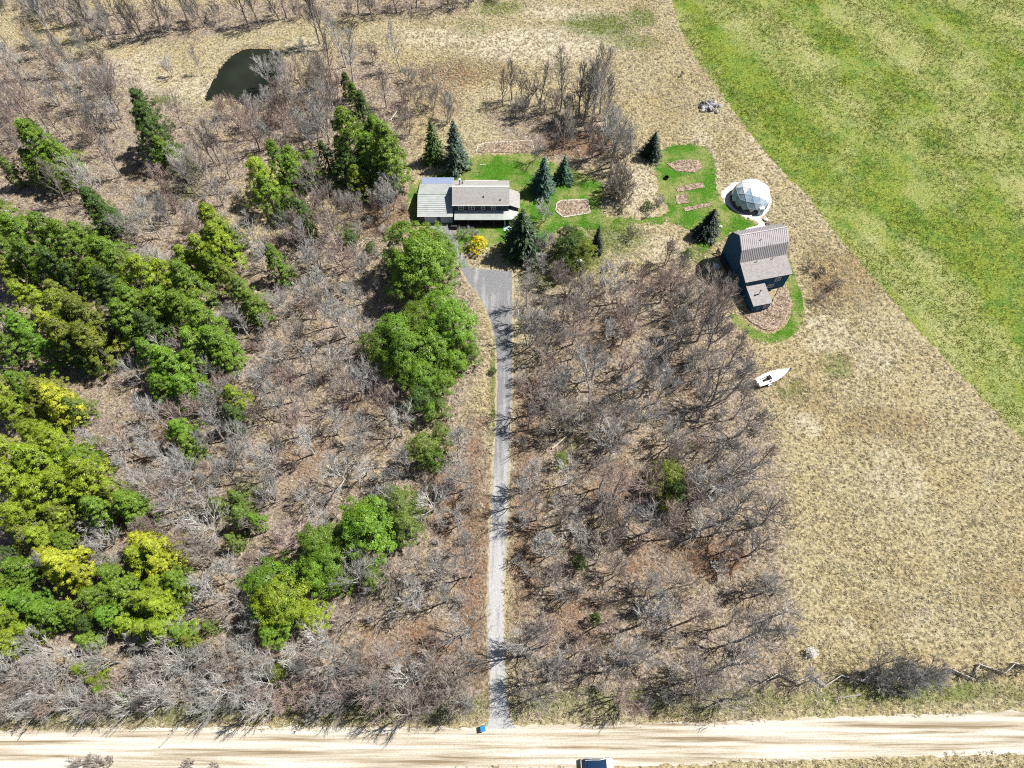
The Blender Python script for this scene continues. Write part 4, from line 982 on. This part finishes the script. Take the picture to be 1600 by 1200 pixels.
def bare_at(g, kind, col, s, grp, lean=None, label=None, trunkcol=None):
    k = rnd.randrange(len(POOL[kind])); H0 = HT[kind][k]
    j = rnd.uniform(.8, 1.2); c = tuple(v*j for v in col)
    tj = rnd.uniform(.88, 1.15); tc = trunkcol or tuple(v*tj for v in c)
    tl = lean or (rnd.uniform(-.08,.08), rnd.uniform(-.08,.08))
    spots.append((g[0], g[1]))
    return plant(NAMES[kind][0], POOL[kind][k], g, NAMES[kind][1], f'{tone[col]} {WORDS[kind]}', c, tc, s, s*rnd.uniform(.9, 1.1), None, tl, grp, label, .6, H0)
# noted ones: photo px of the trunk foot
noted = [(200,52,'tall',BROWN,1.1),(222,56,'tall',BROWN,1.0),(218,62,'tall',DARKT,.8),(255,54,'tall',BROWN,1.0),(265,50,'tall',GREY,.9),(296,46,'tall',BROWN,1.0),(320,42,'broad',BROWN,1.0),(388,38,'tall',DARKT,1.0),(408,44,'tall',DARKT,1.0),(437,32,'tall',BROWN,1.0),(448,30,'tall',DARKT,.9),(583,32,'broad',DARKT,1.2),(650,12,'broad',DARKT,1.0),
 (560,22,'broad',DARKT,1.0),(620,20,'broad',DARKT,.9),(700,6,'broad',DARKT,1.0),(740,2,'broad',DARKT,1.1),(790,-6,'broad',DARKT,1.0),(150,62,'tall',BROWN,1.1),(120,40,'tall',BROWN,1.0),(175,70,'broad',GREY,.9),(190,20,'tall',GREY,.9),(90,70,'tall',GREY,1.),
 (512,78,'tall',BROWN,1.1),(500,70,'tall',BROWN,.9),(552,128,'tall',GREY,1.2),(540,105,'tall',GREY,1.1),(627,112,'tall',GREY,.9),(604,168,'tall',BROWN,.9),(634,186,'multi',BROWN,.6),(700,192,'multi',GREY,.95),(585,98,'multi',BROWN,.6),(668,135,'multi',BROWN,.5),
 (800,156,'tall',DARKT,.95),(824,166,'multi',DARKT,.9),(845,165,'tall',DARKT,1.0),(875,174,'tall',DARKT,1.1),(865,170,'multi',BROWN,.6),(918,178,'tall',DARKT,1.25),(930,190,'tall',BROWN,1.3),(926,204,'tall',GREY,1.15),(945,205,'broad',BROWN,1.0),(955,262,'broad',GREY,1.15),(970,268,'multi',BROWN,1.0),(836,250,'broad',GREY,.62),
 (498,228,'tall',GREY,1.1),(515,225,'broad',GREY,.95),(440,200,'multi',ROSE,.8),(335,255,'tall',BROWN,1.0),(345,258,'tall',BROWN,1.0),(355,254,'tall',BROWN,.9),(315,245,'tall',BROWN,.8),(285,200,'broad',BROWN,.75),(375,200,'multi',ROSE,.7),(355,185,'multi',ROSE,.55),(395,190,'multi',ROSE,.5),(270,120,'multi',GREY,.55),(318,118,'tall',GREY,.6),
 (250,372,'broad',PALE,.9),(240,425,'broad',PALE,.7),(528,510,'tall',DARKT,1.0),(440,660,'broad',PALE,.9),(565,530,'broad',PALE,1.0),(690,905,'broad',GREY,1.0),(660,895,'tall',BROWN,.9),(545,760,'broad',PALE,1.0),
 (990,505,'broad',DARKT,.8),(1060,545,'broad',DARKT,1.0),(1098,560,'broad',DARKT,1.1),(1000,620,'tall',DARKT,.8),(1090,660,'broad',DARKT,1.2),(1110,630,'broad',DARKT,1.1),(1110,720,'broad',DARKT,1.2),(1125,760,'broad',DARKT,1.1),(1140,810,'broad',DARKT,1.1),(1170,868,'broad',DARKT,.9),(1160,925,'multi',DARKT,.7),(1160,1000,'broad',DARKT,1.0),(1085,500,'broad',DARKT,.9),(1120,520,'broad',BROWN,.9),
 (1060,440,'broad',BROWN,.8),(1088,470,'broad',BROWN,.9),(1130,470,'multi',BROWN,.7),(855,640,'multi',GREY,1.1),(875,620,'multi',GREY,1.0),(850,870,'multi',PALE,.85),(900,830,'multi',GREY,.9),(845,850,'multi',PALE,.7),(856,500,'multi',GREY,.8),(1362,1046,'broad',DARKT,.8),(1395,1060,'multi',GREY,.75),(1425,1045,'shrub',GREY,1.2),(835,1090,'broad',DARKT,.9),(820,1075,'broad',DARKT,.7),(1090,1085,'broad',DARKT,1.0),(1130,1092,'broad',DARKT,.9),(1045,1090,'multi',DARKT,.8),(1210,1060,'broad',DARKT,.7),(1250,1070,'broad',GREY,.7),
 (855,400,'multi',GREY,.75),(850,345,'multi',PALE,.8),(870,445,'multi',BROWN,.8),(965,305,'multi',BROWN,.75),(970,290,'shrub',BROWN,1.4),(740,372,'shrub',GREY,.95),(722,370,'shrub',GREY,.8),(730,388,'shrub',BROWN,.7),(1135,455,'multi',GREY,.6),(1140,440,'shrub',GREY,1.2),(1280,430,'shrub',BROWN,1.0),(1300,450,'shrub',BROWN,1.0),(1262,420,'shrub',BROWN,.9),(1275,470,'shrub',BROWN,.8),
 (172,850,'shrub',PALE,2.2),(165,835,'shrub',PALE,1.7),(140,1193,'shrub',BROWN,1.0),(175,1192,'shrub',BROWN,.8),(300,1196,'shrub',BROWN,.8),(155,1196,'shrub',BROWN,.9),(340,1199,'shrub',BROWN,.6),(640,128,'shrub',GREY,1.4),(1065,120,'shrub',DARKT,.4),(585,320,'multi',PALE,.7),(570,300,'broad',PALE,.6),(545,330,'multi',PALE,.6),(395,385,'multi',PALE,.9),(420,395,'multi',PALE,.9),(305,960,'shrub',PALE,1.2),
 (966,312,'shrub',BROWN,2.3),(958,300,'shrub',BROWN,1.7),(975,322,'shrub',BROWN,1.6),(835,402,'multi',GREY,.65),(828,420,'shrub',GREY,1.3),(846,425,'multi',GREY,.7),(876,436,'shrub',DARKT,1.4),(912,425,'shrub',GREY,1.2),(948,422,'shrub',BROWN,1.1),(985,372,'shrub',BROWN,.9),(1028,322,'shrub',GREY,.9),(1010,340,'shrub',BROWN,.6),(1352,1058,'multi',DARKT,.75),(1375,1070,'shrub',GREY,1.3),(1400,1050,'multi',DARKT,.8),(1430,1066,'multi',GREY,.7),(1455,1052,'shrub',GREY,1.2),(1520,1056,'shrub',DARKT,.7),(1555,1048,'shrub',BROWN,.6),(432,152,'multi',ROSE,.6),(424,166,'multi',GREY,.65),(446,132,'multi',GREY,.75),(404,180,'multi',ROSE,.6),(372,180,'multi',ROSE,.55),(346,166,'multi',ROSE,.5),(440,110,'multi',GREY,.7),(455,150,'broad',GREY,.7),(905,182,'tall',DARKT,1.25),(912,196,'tall',DARKT,1.2),(938,178,'tall',BROWN,1.2),(948,188,'tall',DARKT,1.15),(960,230,'multi',BROWN,1.1),(940,240,'tall',GREY,1.1),(975,245,'multi',GREY,1.0),(1380,1054,'multi',DARKT,.6),(1410,1066,'shrub',GREY,1.4),(1445,1058,'shrub',BROWN,1.1),(1500,1052,'shrub',BROWN,.7),(1590,1048,'shrub',BROWN,.8),(1215,960,'broad',GREY,.8),(1190,820,'broad',DARKT,1.),(1155,680,'broad',DARKT,1.),(1470,1062,'shrub',BROWN,.6),(1540,1058,'shrub',BROWN,.6),(1330,1056,'shrub',BROWN,.8)]
for px, py, kind, col, s in noted: bare_at(G(px, py), kind, col, s*(1.25 if py < 82 and kind == 'tall' else 1.05 if px > 1050 and 500 < py < 1010 and kind == 'broad' else 1), 'leafless trees and bushes')
def scatter_zone(pts, n, dmin, kinds, cols, smin, smax, grp, ev=.75, zc=0):
    P = poly(pts); xs = [p[0] for p in P]; ys = [p[1] for p in P]; got = 0
    for _ in range(n*40):
        if got >= n: break
        x = rnd.uniform(min(xs), max(xs)); y = rnd.uniform(min(ys), max(ys))
        if y < 5 or not inside(P, np.array([x]), np.array([y]))[0]: continue
        ppx = PX(x, y)
        if abs(ppx[0]-782) < 30 and ppx[1] > 480: continue
        if not free(x, y, dmin, ev): continue
        bare_at((x, y), rnd.choice(kinds), rnd.choice(cols), rnd.uniform(smin, smax), grp); got += 1
    return got
K = ('broad','broad','multi','tall')
scatter_zone([(820,470),(960,450),(1090,470),(1140,540),(1160,640),(1190,760),(1190,880),(1200,1010),(1180,1085),(1000,1095),(810,1090),(815,640)], 92, 2.9, ('broad','broad','multi','tall'), (GREY,GREY,BROWN,PALE,ROSE,DARKT), .75, 1.15, 'leafless trees and bushes')
scatter_zone([(810,440),(960,440),(1120,430),(1180,560),(1220,760),(1215,900),(1235,1060),(1000,1105),(800,1105),(815,560)], 84, 1.9, ('shrub',), (GREY,BROWN,ROSE,GREY,PALE), .7, 1.3, 'leafless trees and bushes')
scatter_zone([(400,410),(500,360),(590,400),(590,600),(640,690),(740,690),(745,1090),(20,1110),(0,1030),(290,980),(310,700),(390,570)], 95, 3.0, ('broad','broad','multi','tall'), (PALE,GREY,GREY,BROWN,ROSE,GREY), .7, 1.05, 'leafless trees and bushes')
scatter_zone([(400,410),(500,360),(590,400),(590,600),(640,690),(740,690),(745,1095),(20,1118),(0,1030),(290,980),(310,700),(390,570)], 95, 1.8, ('shrub',), (GREY,BROWN,ROSE,PALE), .6, 1.2, 'leafless trees and bushes')
scatter_zone([(300,560),(400,480),(420,560),(400,700),(300,960),(240,860),(200,700),(260,640)], 34, 2.7, ('broad','multi','tall','broad'), (PALE,GREY,PALE,ROSE), .7, 1.0, 'leafless trees and bushes')
scatter_zone([(300,560),(400,480),(420,560),(400,700),(300,960),(240,860),(200,700),(260,640)], 26, 1.8, ('shrub',), (GREY,BROWN,ROSE,PALE), .6, 1.2, 'leafless trees and bushes')
scatter_zone([(-20,1040),(300,1020),(745,1050),(745,1112),(-20,1122)], 70, 1.8, ('broad','multi','multi','tall'), (GREY,BROWN,PALE,DARKT,ROSE), .6, 1.0, 'leafless trees and bushes')
scatter_zone([(0,60),(160,90),(210,190),(200,330),(0,340)], 44, 2.8, ('tall','tall','broad','multi'), (GREY,PALE,BROWN,ROSE), .75, 1.05, 'leafless trees and bushes')
scatter_zone([(420,130),(530,110),(530,230),(480,250),(400,240),(330,210),(420,170)], 34, 2.5, ('tall','multi','broad'), (GREY,PALE,ROSE,BROWN), .65, 1.0, 'leafless trees and bushes')
scatter_zone([(200,300),(380,270),(380,340),(280,400),(200,400)], 26, 2.6, ('broad','multi','shrub'), (PALE,GREY,ROSE,BROWN), .7, 1.0, 'leafless trees and bushes')
scatter_zone([(480,300),(640,300),(630,370),(590,420),(400,430)], 30, 2.2, ('multi','shrub','broad'), (PALE,GREY,ROSE,BROWN), .5, .9, 'leafless trees and bushes')
scatter_zone([(590,170),(660,150),(700,200),(640,250),(600,200)], 10, 2.5, ('multi','shrub'), (BROWN,GREY,ROSE), .4, .8, 'leafless trees and bushes')
scatter_zone([(-60,340),(280,430),(340,620),(290,950),(-60,1000)], 16, 2.6, ('broad','multi','tall'), (PALE,PALE,GREY), .7, .95, 'leafless trees and bushes', ev=.6)
scatter_zone([(-90,0),(170,62),(460,30),(760,14),(760,4),(300,30),(160,40),(-90,-20)], 40, 2.4, ('shrub','multi'), (DARKT,BROWN,DARKT), .5, .9, 'leafless trees and bushes')
scatter_zone([(780,165),(960,190),(985,250),(900,250)], 20, 2.0, ('shrub','multi','tall'), (BROWN,ROSE,DARKT,GREY), .6, .95, 'leafless trees and bushes')
scatter_zone([(840,420),(950,420),(1060,400),(1100,440),(960,470),(830,470)], 12, 2.6, ('shrub','multi'), (GREY,BROWN,ROSE), .6, .9, 'leafless trees and bushes')

# flowering and leafy bushes
def bush(px, py, rpx, col, nom, label, cat='bush'):
    k = rnd.randrange(2); H0, R0 = BSH[1][k]; r = rpx*MPP(px, py); s = r/R0; g = G(px, py, H0*s*.5)
    return plant(nom, BUSHY[k], g, cat, '', col, BARK, s, s, None, (0,0), None, label)
bush(748, 382, 13, (.80,.64,.015), 'flowering_bush', 'bright yellow flowering bush in front of the house porch')
bush(1267, 1020, 9, (.80,.78,.77), 'flowering_bush', 'small white blossoming bush at the edge of the dry field')
for px, py, r, lab in ((970,300,9,'low green bush in the rough left of the looped lawn'),(1012,322,8,'green bush at the lower left bend of the looped lawn'),(770,580,6,'small green bush on the left driveway verge'),(1075,395,8,'green bush in the rough grass left of the barn'),(545,372,14,'bright green bush in the wood below the grey cedars'),(580,385,9,'green bush left of the pines by the garage drive')):
    bush(px, py, r, (.075,.15,.03), 'green_bush', lab)

# fallen logs
M_LOG = [flat('bleached_log', (.55,.50,.43), .9, .2, 2.0), flat('grey_log', (.36,.33,.30), .9, .25, 2.0)]
def log(pa, pb, r, label, mi=0):
    a, b_ = G(*pa), G(*pb); v = b_-a; L = v.length
    t_ = thing('fallen_log', label, 'log', (a.x, a.y, 0), group='fallen logs in the woods')
    m = MB(); q = [v*(k/4)+Vector((rnd.uniform(-.1,.1), rnd.uniform(-.1,.1), r+rnd.uniform(0,.25))) for k in range(5)]
    m.tube(q, [r, r*.9, r*.75, r*.6, r*.3], 7); m.build('trunk', M_LOG[mi], t_)
    for k in range(5):
        u = rnd.uniform(.45, 1); p = v*u+Vector((0,0,r)); d = (v.normalized()*rnd.uniform(.3,.9)+Vector((rnd.uniform(-1,1), rnd.uniform(-1,1), rnd.uniform(.1,.5)))).normalized()*rnd.uniform(.8, 2.2)
        m = MB(); m.tube([p, p+d*.6, p+d], [r*.4, r*.28, .02], 5); m.build('branch', M_LOG[mi], t_)
log((862,702),(902,668),.16,'long bleached log slanting up from the driveway side of the right wood')
log((255,868),(300,905),.15,'pale fallen log right of the yellow cedars')
log((205,985),(330,1010),.12,'thin grey log below the yellow green cedar stand',1)
log((182,1106),(245,1112),.13,'pale log lying just above the gravel road at the left')
log((250,1168),(295,1120),.11,'dark grey tapered form reaching across the road edge at the lower left',1)  # grey tapered tube with side stubs lying over the road edge
log((402,1000),(450,1015),.13,'pale log below the brightest green evergreens')
log((560,735),(610,728),.14,'short pale log in the clearing left of the driveway')
log((10,985),(60,968),.15,'white log between cedars at the left picture edge')
log((2,925),(58,903),.17,'thick white log beside the dark gap left of the yellow cedars')
log((500,345),(535,372),.12,'grey log slanting through the wood left of the garage',1)
log((545,395),(575,372),.12,'pale log meeting the grey one left of the garage')
log((210,250),(300,285),.13,'grey fallen tree in the upper left wood',1)
log((180,68),(205,66),.14,'short pale log in the hedgerow at the top left')
log((1065,165),(1040,172),.10,'thin dark branch lying left of the rock pile',1)
log((1488,1052),(1530,1060),.10,'thin grey branch lying along the zigzag fence at the right',1)
log((1345,1085),(1305,1092),.12,'dark fallen branch on the verge below the fence brush',1)
log((610,190),(622,172),.13,'pale broken tree lying above the garage spruces')

# ------------------------------------------------------------------ labels for the plants: look + nearest landmark + side
LAND = [('the pond',385,118),('the rock pile',1108,165),('the dome greenhouse',1170,310),('the navy barn',1185,410),('the sailboat',1206,592),('the house',755,315),('the garage',680,315),('the yellow bush',748,382),
        ('the driveway pad',765,440),('the driveway middle',785,680),('the lower driveway',777,920),('the blue bin',755,1134),('the zigzag fence',1420,1055),('the lamp pole',897,422),('the looped lawn',1075,280),
        ('the plump blue spruce',848,272),('the bleached log',880,685),('the white blossom bush',1267,1020),('the roadside logs',212,1109),('the white car',934,1190),('the pines',650,520),('the yellow cedars',110,885),('the garage spruces',697,222),('the top hedgerow',300,50),
        ('the spire of cedars',565,200),('the round evergreen pair',540,850),('the left picture edge',0,600),('the upper left corner',0,60),('the lower left corner',0,1190),('the brightest green evergreens',432,940)]
ORD = ['','first','second','third','fourth','fifth','sixth','seventh','eighth','ninth','tenth','eleventh','twelfth','thirteenth','fourteenth']
NUM = ['','one','two','three','four','five','six','seven','eight','nine','ten','eleven','twelve','thirteen','fourteen']
from collections import defaultdict
bins = defaultdict(list)
for o, look, (px, py) in PLANTS:
    nm, lx, ly = min(LAND, key=lambda q: (q[1]-px)**2+(q[2]-py)**2*1.2)
    dx, dy = px-lx, py-ly; d = math.hypot(dx, dy)
    side = ('right of' if dx > 0 else 'left of') if abs(dx) > abs(dy) else ('below' if dy > 0 else 'above')
    if nm == 'the left picture edge' and side == 'left of': side = 'at'
    ring_ = 'just ' if d < 55 else ('' if d < 120 else 'well ')
    if side == 'at': ring_ = ''
    size = 'small ' if 'leafless' in look and o.scale[2] < .68 else ('tall ' if 'leafless' in look and o.scale[2] > .95 else '')
    bins[(size+look, ring_+side, nm)].append((px, py, o))
for (look, sd_, nm), l in bins.items():
    l.sort(key=lambda q: q[0]); n = len(l)
    for k, (px, py, o) in enumerate(l):
        tail_ = '' if n == 1 else (', leftmost of '+NUM[n] if k == 0 else (', rightmost of '+NUM[n] if k == n-1 else f', {ORD[k+1]} from left of {NUM[n]}')) if n < 15 else ''
        o['label'] = f'{look} {sd_} {nm}{tail_}' if len(f'{look} {sd_} {nm}{tail_}'.split()) <= 16 else f'{look} {sd_} {nm}{tail_}'.replace('leafless ', '').replace(' the ', ' ', 1)

# ------------------------------------------------------------------ ground cover: grass, dead stems, brush (instanced tufts)
def blade_mesh(name, seed, n, h, w, bend, mat, spread=.25):
    rg = np.random.default_rng(seed); V = []; F = []
    for k in range(n):
        a = rg.uniform(0, 6.28); d = np.array([math.cos(a), math.sin(a), 0]); p = np.array([*rg.normal(0, spread, 2), -.03]); s = np.array([-d[1], d[0], 0])
        hh = h*rg.uniform(.5, 1.1); b = bend*rg.uniform(.3, 1.3)*hh; ww = w*rg.uniform(.7, 1.3); i = len(V)
        V += [p-s*ww/2, p+s*ww/2, p+d*b*.35+s*ww*.4+np.array([0,0,hh*.6]), p+d*b*.35-s*ww*.4+np.array([0,0,hh*.6]), p+d*b+np.array([0,0,hh*.92])]
        F += [(i,i+1,i+2,i+3),(i+3,i+2,i+4)]
    m = mesh_py(name, [tuple(v) for v in V], F); m.materials.append(mat); return m
def blade_mat(name, stops, big=None):
    t = NT(name); oi = t.n('ShaderNodeObjectInfo'); p = t.pos()
    f = t.math('ADD', t.math('MULTIPLY', oi.outputs['Random'], .7), t.math('MULTIPLY', t.noise(p, .35, 4, .65), .45))
    c = t.ramp(f, stops)
    if big: c = t.mix(t.ramp(t.noise(p, .06, 4, .6), [(.42, 0.), (.65, .6)]), c, t.mix(1., c, big, 'MULTIPLY'))
    d = t.n('ShaderNodeBsdfDiffuse', {'Color': c}); tr_ = t.n('ShaderNodeBsdfTranslucent', {'Color': c})
    m = t.n('ShaderNodeMixShader', {0: .25, 1: d.outputs[0], 2: tr_.outputs[0]}); t.t.links.new(m.outputs[0], t.out.inputs[0]); return t.m
MB_DRY = blade_mat('dry_grass_blade', [(.15, (.38,.325,.205)), (.5, (.62,.56,.405)), (.95, (.81,.77,.65))], (.95,.87,.74))
MB_HAY = blade_mat('hay_blade', [(.15, (.08,.13,.022)), (.45, (.20,.265,.045)), (.75, (.32,.385,.085)), (1., (.50,.53,.20))])
MB_LAWN = blade_mat('lawn_blade', [(.15, (.04,.10,.012)), (.6, (.10,.19,.025)), (1., (.26,.34,.09))])
MB_LIT = blade_mat('dead_leaf_and_stem', [(.15, (.13,.095,.075)), (.5, (.33,.26,.21)), (.85, (.54,.46,.39)), (1.05, (.72,.66,.59))])
def scatter_gn(name, label, pts, scl, meshes, seed, tilt=.18, lean=None):
    """one stuff object: tufts instanced on a cloud of points by geometry nodes"""
    n = len(pts); rg = np.random.default_rng(seed)
    m = bpy.data.meshes.new(name); m.vertices.add(n); m.vertices.foreach_set('co', pts.astype(np.float32).ravel())
    a = m.attributes.new('turn', 'FLOAT_VECTOR', 'POINT')
    rot3 = np.stack([rg.normal(0, tilt, n), rg.normal(0, tilt, n), rg.uniform(0, 6.28, n)], 1)
    if lean:                                                    # matted by wind and snow: tufts lie over the same way, turning slowly over the meadow
        wv = np.array([mnoise.noise((p[0]*.03, p[1]*.03, 7.7)) for p in pts])
        rot3 = np.stack([rg.normal(-lean, tilt, n), rg.normal(0, tilt, n), rg.normal(.5, .35, n)+1.6*wv], 1)
    a.data.foreach_set('vector', rot3.astype(np.float32).ravel())
    a = m.attributes.new('size', 'FLOAT', 'POINT'); a.data.foreach_set('value', scl.astype(np.float32))
    a = m.attributes.new('pick', 'INT', 'POINT'); a.data.foreach_set('value', rg.integers(0, len(meshes), n).astype(np.int32))
    o = link(name, m); tag(o, label, 'grass' if 'grass' in name else 'undergrowth', None, 'stuff')
    ng = bpy.data.node_groups.new(name, 'GeometryNodeTree')
    ng.interface.new_socket('Geometry', in_out='INPUT', socket_type='NodeSocketGeometry'); ng.interface.new_socket('Geometry', in_out='OUTPUT', socket_type='NodeSocketGeometry')
    N = ng.nodes.new; L = ng.links.new; gi, go = N('NodeGroupInput'), N('NodeGroupOutput')
    g2i = N('GeometryNodeGeometryToInstance')
    tufts = []
    for k, me in enumerate(meshes):
        src = bpy.data.objects.new(name+'_tuft', me); tufts.append(src)
        oi = N('GeometryNodeObjectInfo'); oi.inputs['Object'].default_value = src; oi.inputs['As Instance'].default_value = True; tufts[-1] = oi
    for oi in reversed(tufts): L(oi.outputs['Geometry'], g2i.inputs[0])
    iop = N('GeometryNodeInstanceOnPoints'); L(gi.outputs[0], iop.inputs['Points'])
    gi2 = N('GeometryNodeGeometryToInstance')
    for oi in reversed(tufts): L(oi.outputs['Geometry'], gi2.inputs[0])
    L(gi2.outputs[0], iop.inputs['Instance']); iop.inputs['Pick Instance'].default_value = True
    def attr(nm, dt):
        q = N('GeometryNodeInputNamedAttribute'); q.data_type = dt; q.inputs['Name'].default_value = nm; return q.outputs['Attribute']
    L(attr('pick', 'INT'), iop.inputs['Instance Index']); L(attr('size', 'FLOAT'), iop.inputs['Scale'])
    e2r = N('FunctionNodeEulerToRotation'); L(attr('turn', 'FLOAT_VECTOR'), e2r.inputs[0]); L(e2r.outputs[0], iop.inputs['Rotation'])
    ng.nodes.remove(g2i); L(iop.outputs[0], go.inputs[0])
    md = o.modifiers.new('tufts', 'NODES'); md.node_group = ng
    return o
# exclusion mask: built things, roads, pond, lawn
def solid(lst): return np.maximum.reduce([inside(p, MX, MY).astype(float) for p in lst])
hs = [(HX-8.4,HY-2.2),(HX+15.2,HY-2.2),(HX+15.2,HY+8.6),(HX,HY+12.8),(HX-8.4,HY+12.8)]
def barn_xy(x, y): return (b0.x+x*math.cos(BA)-y*math.sin(BA), b0.y+x*math.sin(BA)+y*math.cos(BA))
bs = [barn_xy(*q) for q in ((-.2,-5.2),(5.2,-5.2),(10.6,-.6),(10.6,11.8),(-.2,11.8))]
m_build = solid([hs, bs]); m_drive = inside(poly([(a-3, b) for a, b in DRV_L] + [(a+2, b) for a, b in DRV_R]), MX, MY).astype(float)
m_path = inside(poly(PATH), MX, MY).astype(float); m_road = inside(road_poly, MX, MY).astype(float)
m_pond = inside(pond_xy, MX, MY).astype(float)
hard = np.maximum.reduce([blur(m_build, 1), blur(m_drive, 1), blur(m_path, 1), blur(m_road, 1), blur(m_pond, 1)])
m_lawn = np.maximum(inside(poly(lawn_house), MX, MY).astype(float), inside(poly(lawn_ring), MX, MY).astype(float))
m_field = inside(hay_poly, MX, MY).astype(float)
grass_free = np.clip(1-hard*1.6-blur(m_lawn, 2)*1.08-blur(m_field, 1)*1.0, 0, 1)
def cloud(n, weight, seed, z=0.0):
    rg = np.random.default_rng(seed); out = []; tot = 0
    fr = []
    while tot < n:
        x = rg.uniform(-155, 165, 60000); y = rg.uniform(-12, 200, 60000)
        # keep what the photograph can see, and a little round it
        zc = y*SA+CAM_H*CA; u = FPX*x/zc; v = FPX*(y*CA-CAM_H*SA)/zc
        ok = (np.abs(u) < 900) & (np.abs(v) < 680) & (rg.uniform(0, 1, 60000) < sample(weight, x, y))
        q = np.stack([x[ok], y[ok], np.full(ok.sum(), z)], 1); out.append(q); tot += len(q)
    return np.concatenate(out)[:n]
lumps = np.zeros(MX.shape)
for i in range(MX.shape[0]):
    for j in range(0, MX.shape[1]): lumps[i, j] = mnoise.noise((MX[i,j]*.09, MY[i,j]*.09, 3.1))
w_dry = grass_free*np.clip(1-.75*wood, 0, 1)*np.clip(1-.6*weeds, .2, 1)*np.clip(.85+.5*lumps, .3, 1)
pts = cloud(72000, w_dry, 21); sc_ = np.random.default_rng(5).uniform(.45, 1.0, len(pts))
scatter_gn('dry_grass', 'pale dry standing grass over the old meadow', pts, sc_, [blade_mesh('dry_grass_tuft', 30+k, 11, .72, .085, .5, MB_DRY, .2) for k in range(6)], 31, .2, .55)
w_lit = grass_free*np.clip(wood*1.2+red, 0, 1)*np.clip(.8+.8*lumps, .2, 1)
pts = cloud(36000, w_lit, 22); sc_ = np.random.default_rng(6).uniform(.5, 1.2, len(pts))
rgb_ = np.random.default_rng(77)
for xy, h in BEDS:
    xs = [p[0] for p in xy]; ys = [p[1] for p in xy]; nb = int((max(xs)-min(xs))*(max(ys)-min(ys))*2.2)
    q = np.stack([rgb_.uniform(min(xs), max(xs), nb), rgb_.uniform(min(ys), max(ys), nb), np.full(nb, h)], 1)
    q = q[inside([((x-np.mean(xs))*.9+np.mean(xs), (y-np.mean(ys))*.9+np.mean(ys)) for x, y in xy], q[:,0], q[:,1])]
    pts = np.concatenate([pts, q]); sc_ = np.concatenate([sc_, rgb_.uniform(.35, .9, len(q))])
scatter_gn('undergrowth', 'brown dead stems and leaf litter on the wood floor', pts, sc_, [blade_mesh('undergrowth_tuft', 40+k, 11, .48, .09, .9, MB_LIT, .35) for k in range(4)], 32, .35)
pts = cloud(34000, np.clip(m_field-hard, 0, 1)*np.clip(.6+1.1*lumps, .12, 1), 23); sc_ = np.random.default_rng(7).uniform(.6, 1.2, len(pts))
scatter_gn('hay_grass', 'short green and straw coloured grass of the hayfield', pts, sc_, [blade_mesh('hay_tuft', 50+k, 8, .34, .10, .6, MB_HAY, .22) for k in range(3)], 33, .2)
lw = np.clip(m_lawn-hard, 0, 1)
pts = cloud(9000, lw, 24); sc_ = np.random.default_rng(8).uniform(.5, 1.1, len(pts))
scatter_gn('lawn_grass', 'bright green lawn grass round the house and beds', pts, sc_, [blade_mesh('lawn_tuft', 60+k, 9, .12, .06, .6, MB_LAWN, .3) for k in range(3)], 34, .2)
w_gr = np.clip(weeds, 0, 1)*np.clip(1-hard*1.6-m_field, 0, 1)
pts = cloud(9000, w_gr, 25); sc_ = np.random.default_rng(9).uniform(.5, 1.1, len(pts))
scatter_gn('weed_grass', 'green spring weeds coming up through dry grass', pts, sc_, [blade_mesh('weed_tuft', 70+k, 9, .3, .08, .7, MB_HAY, .3) for k in range(3)], 35, .25)
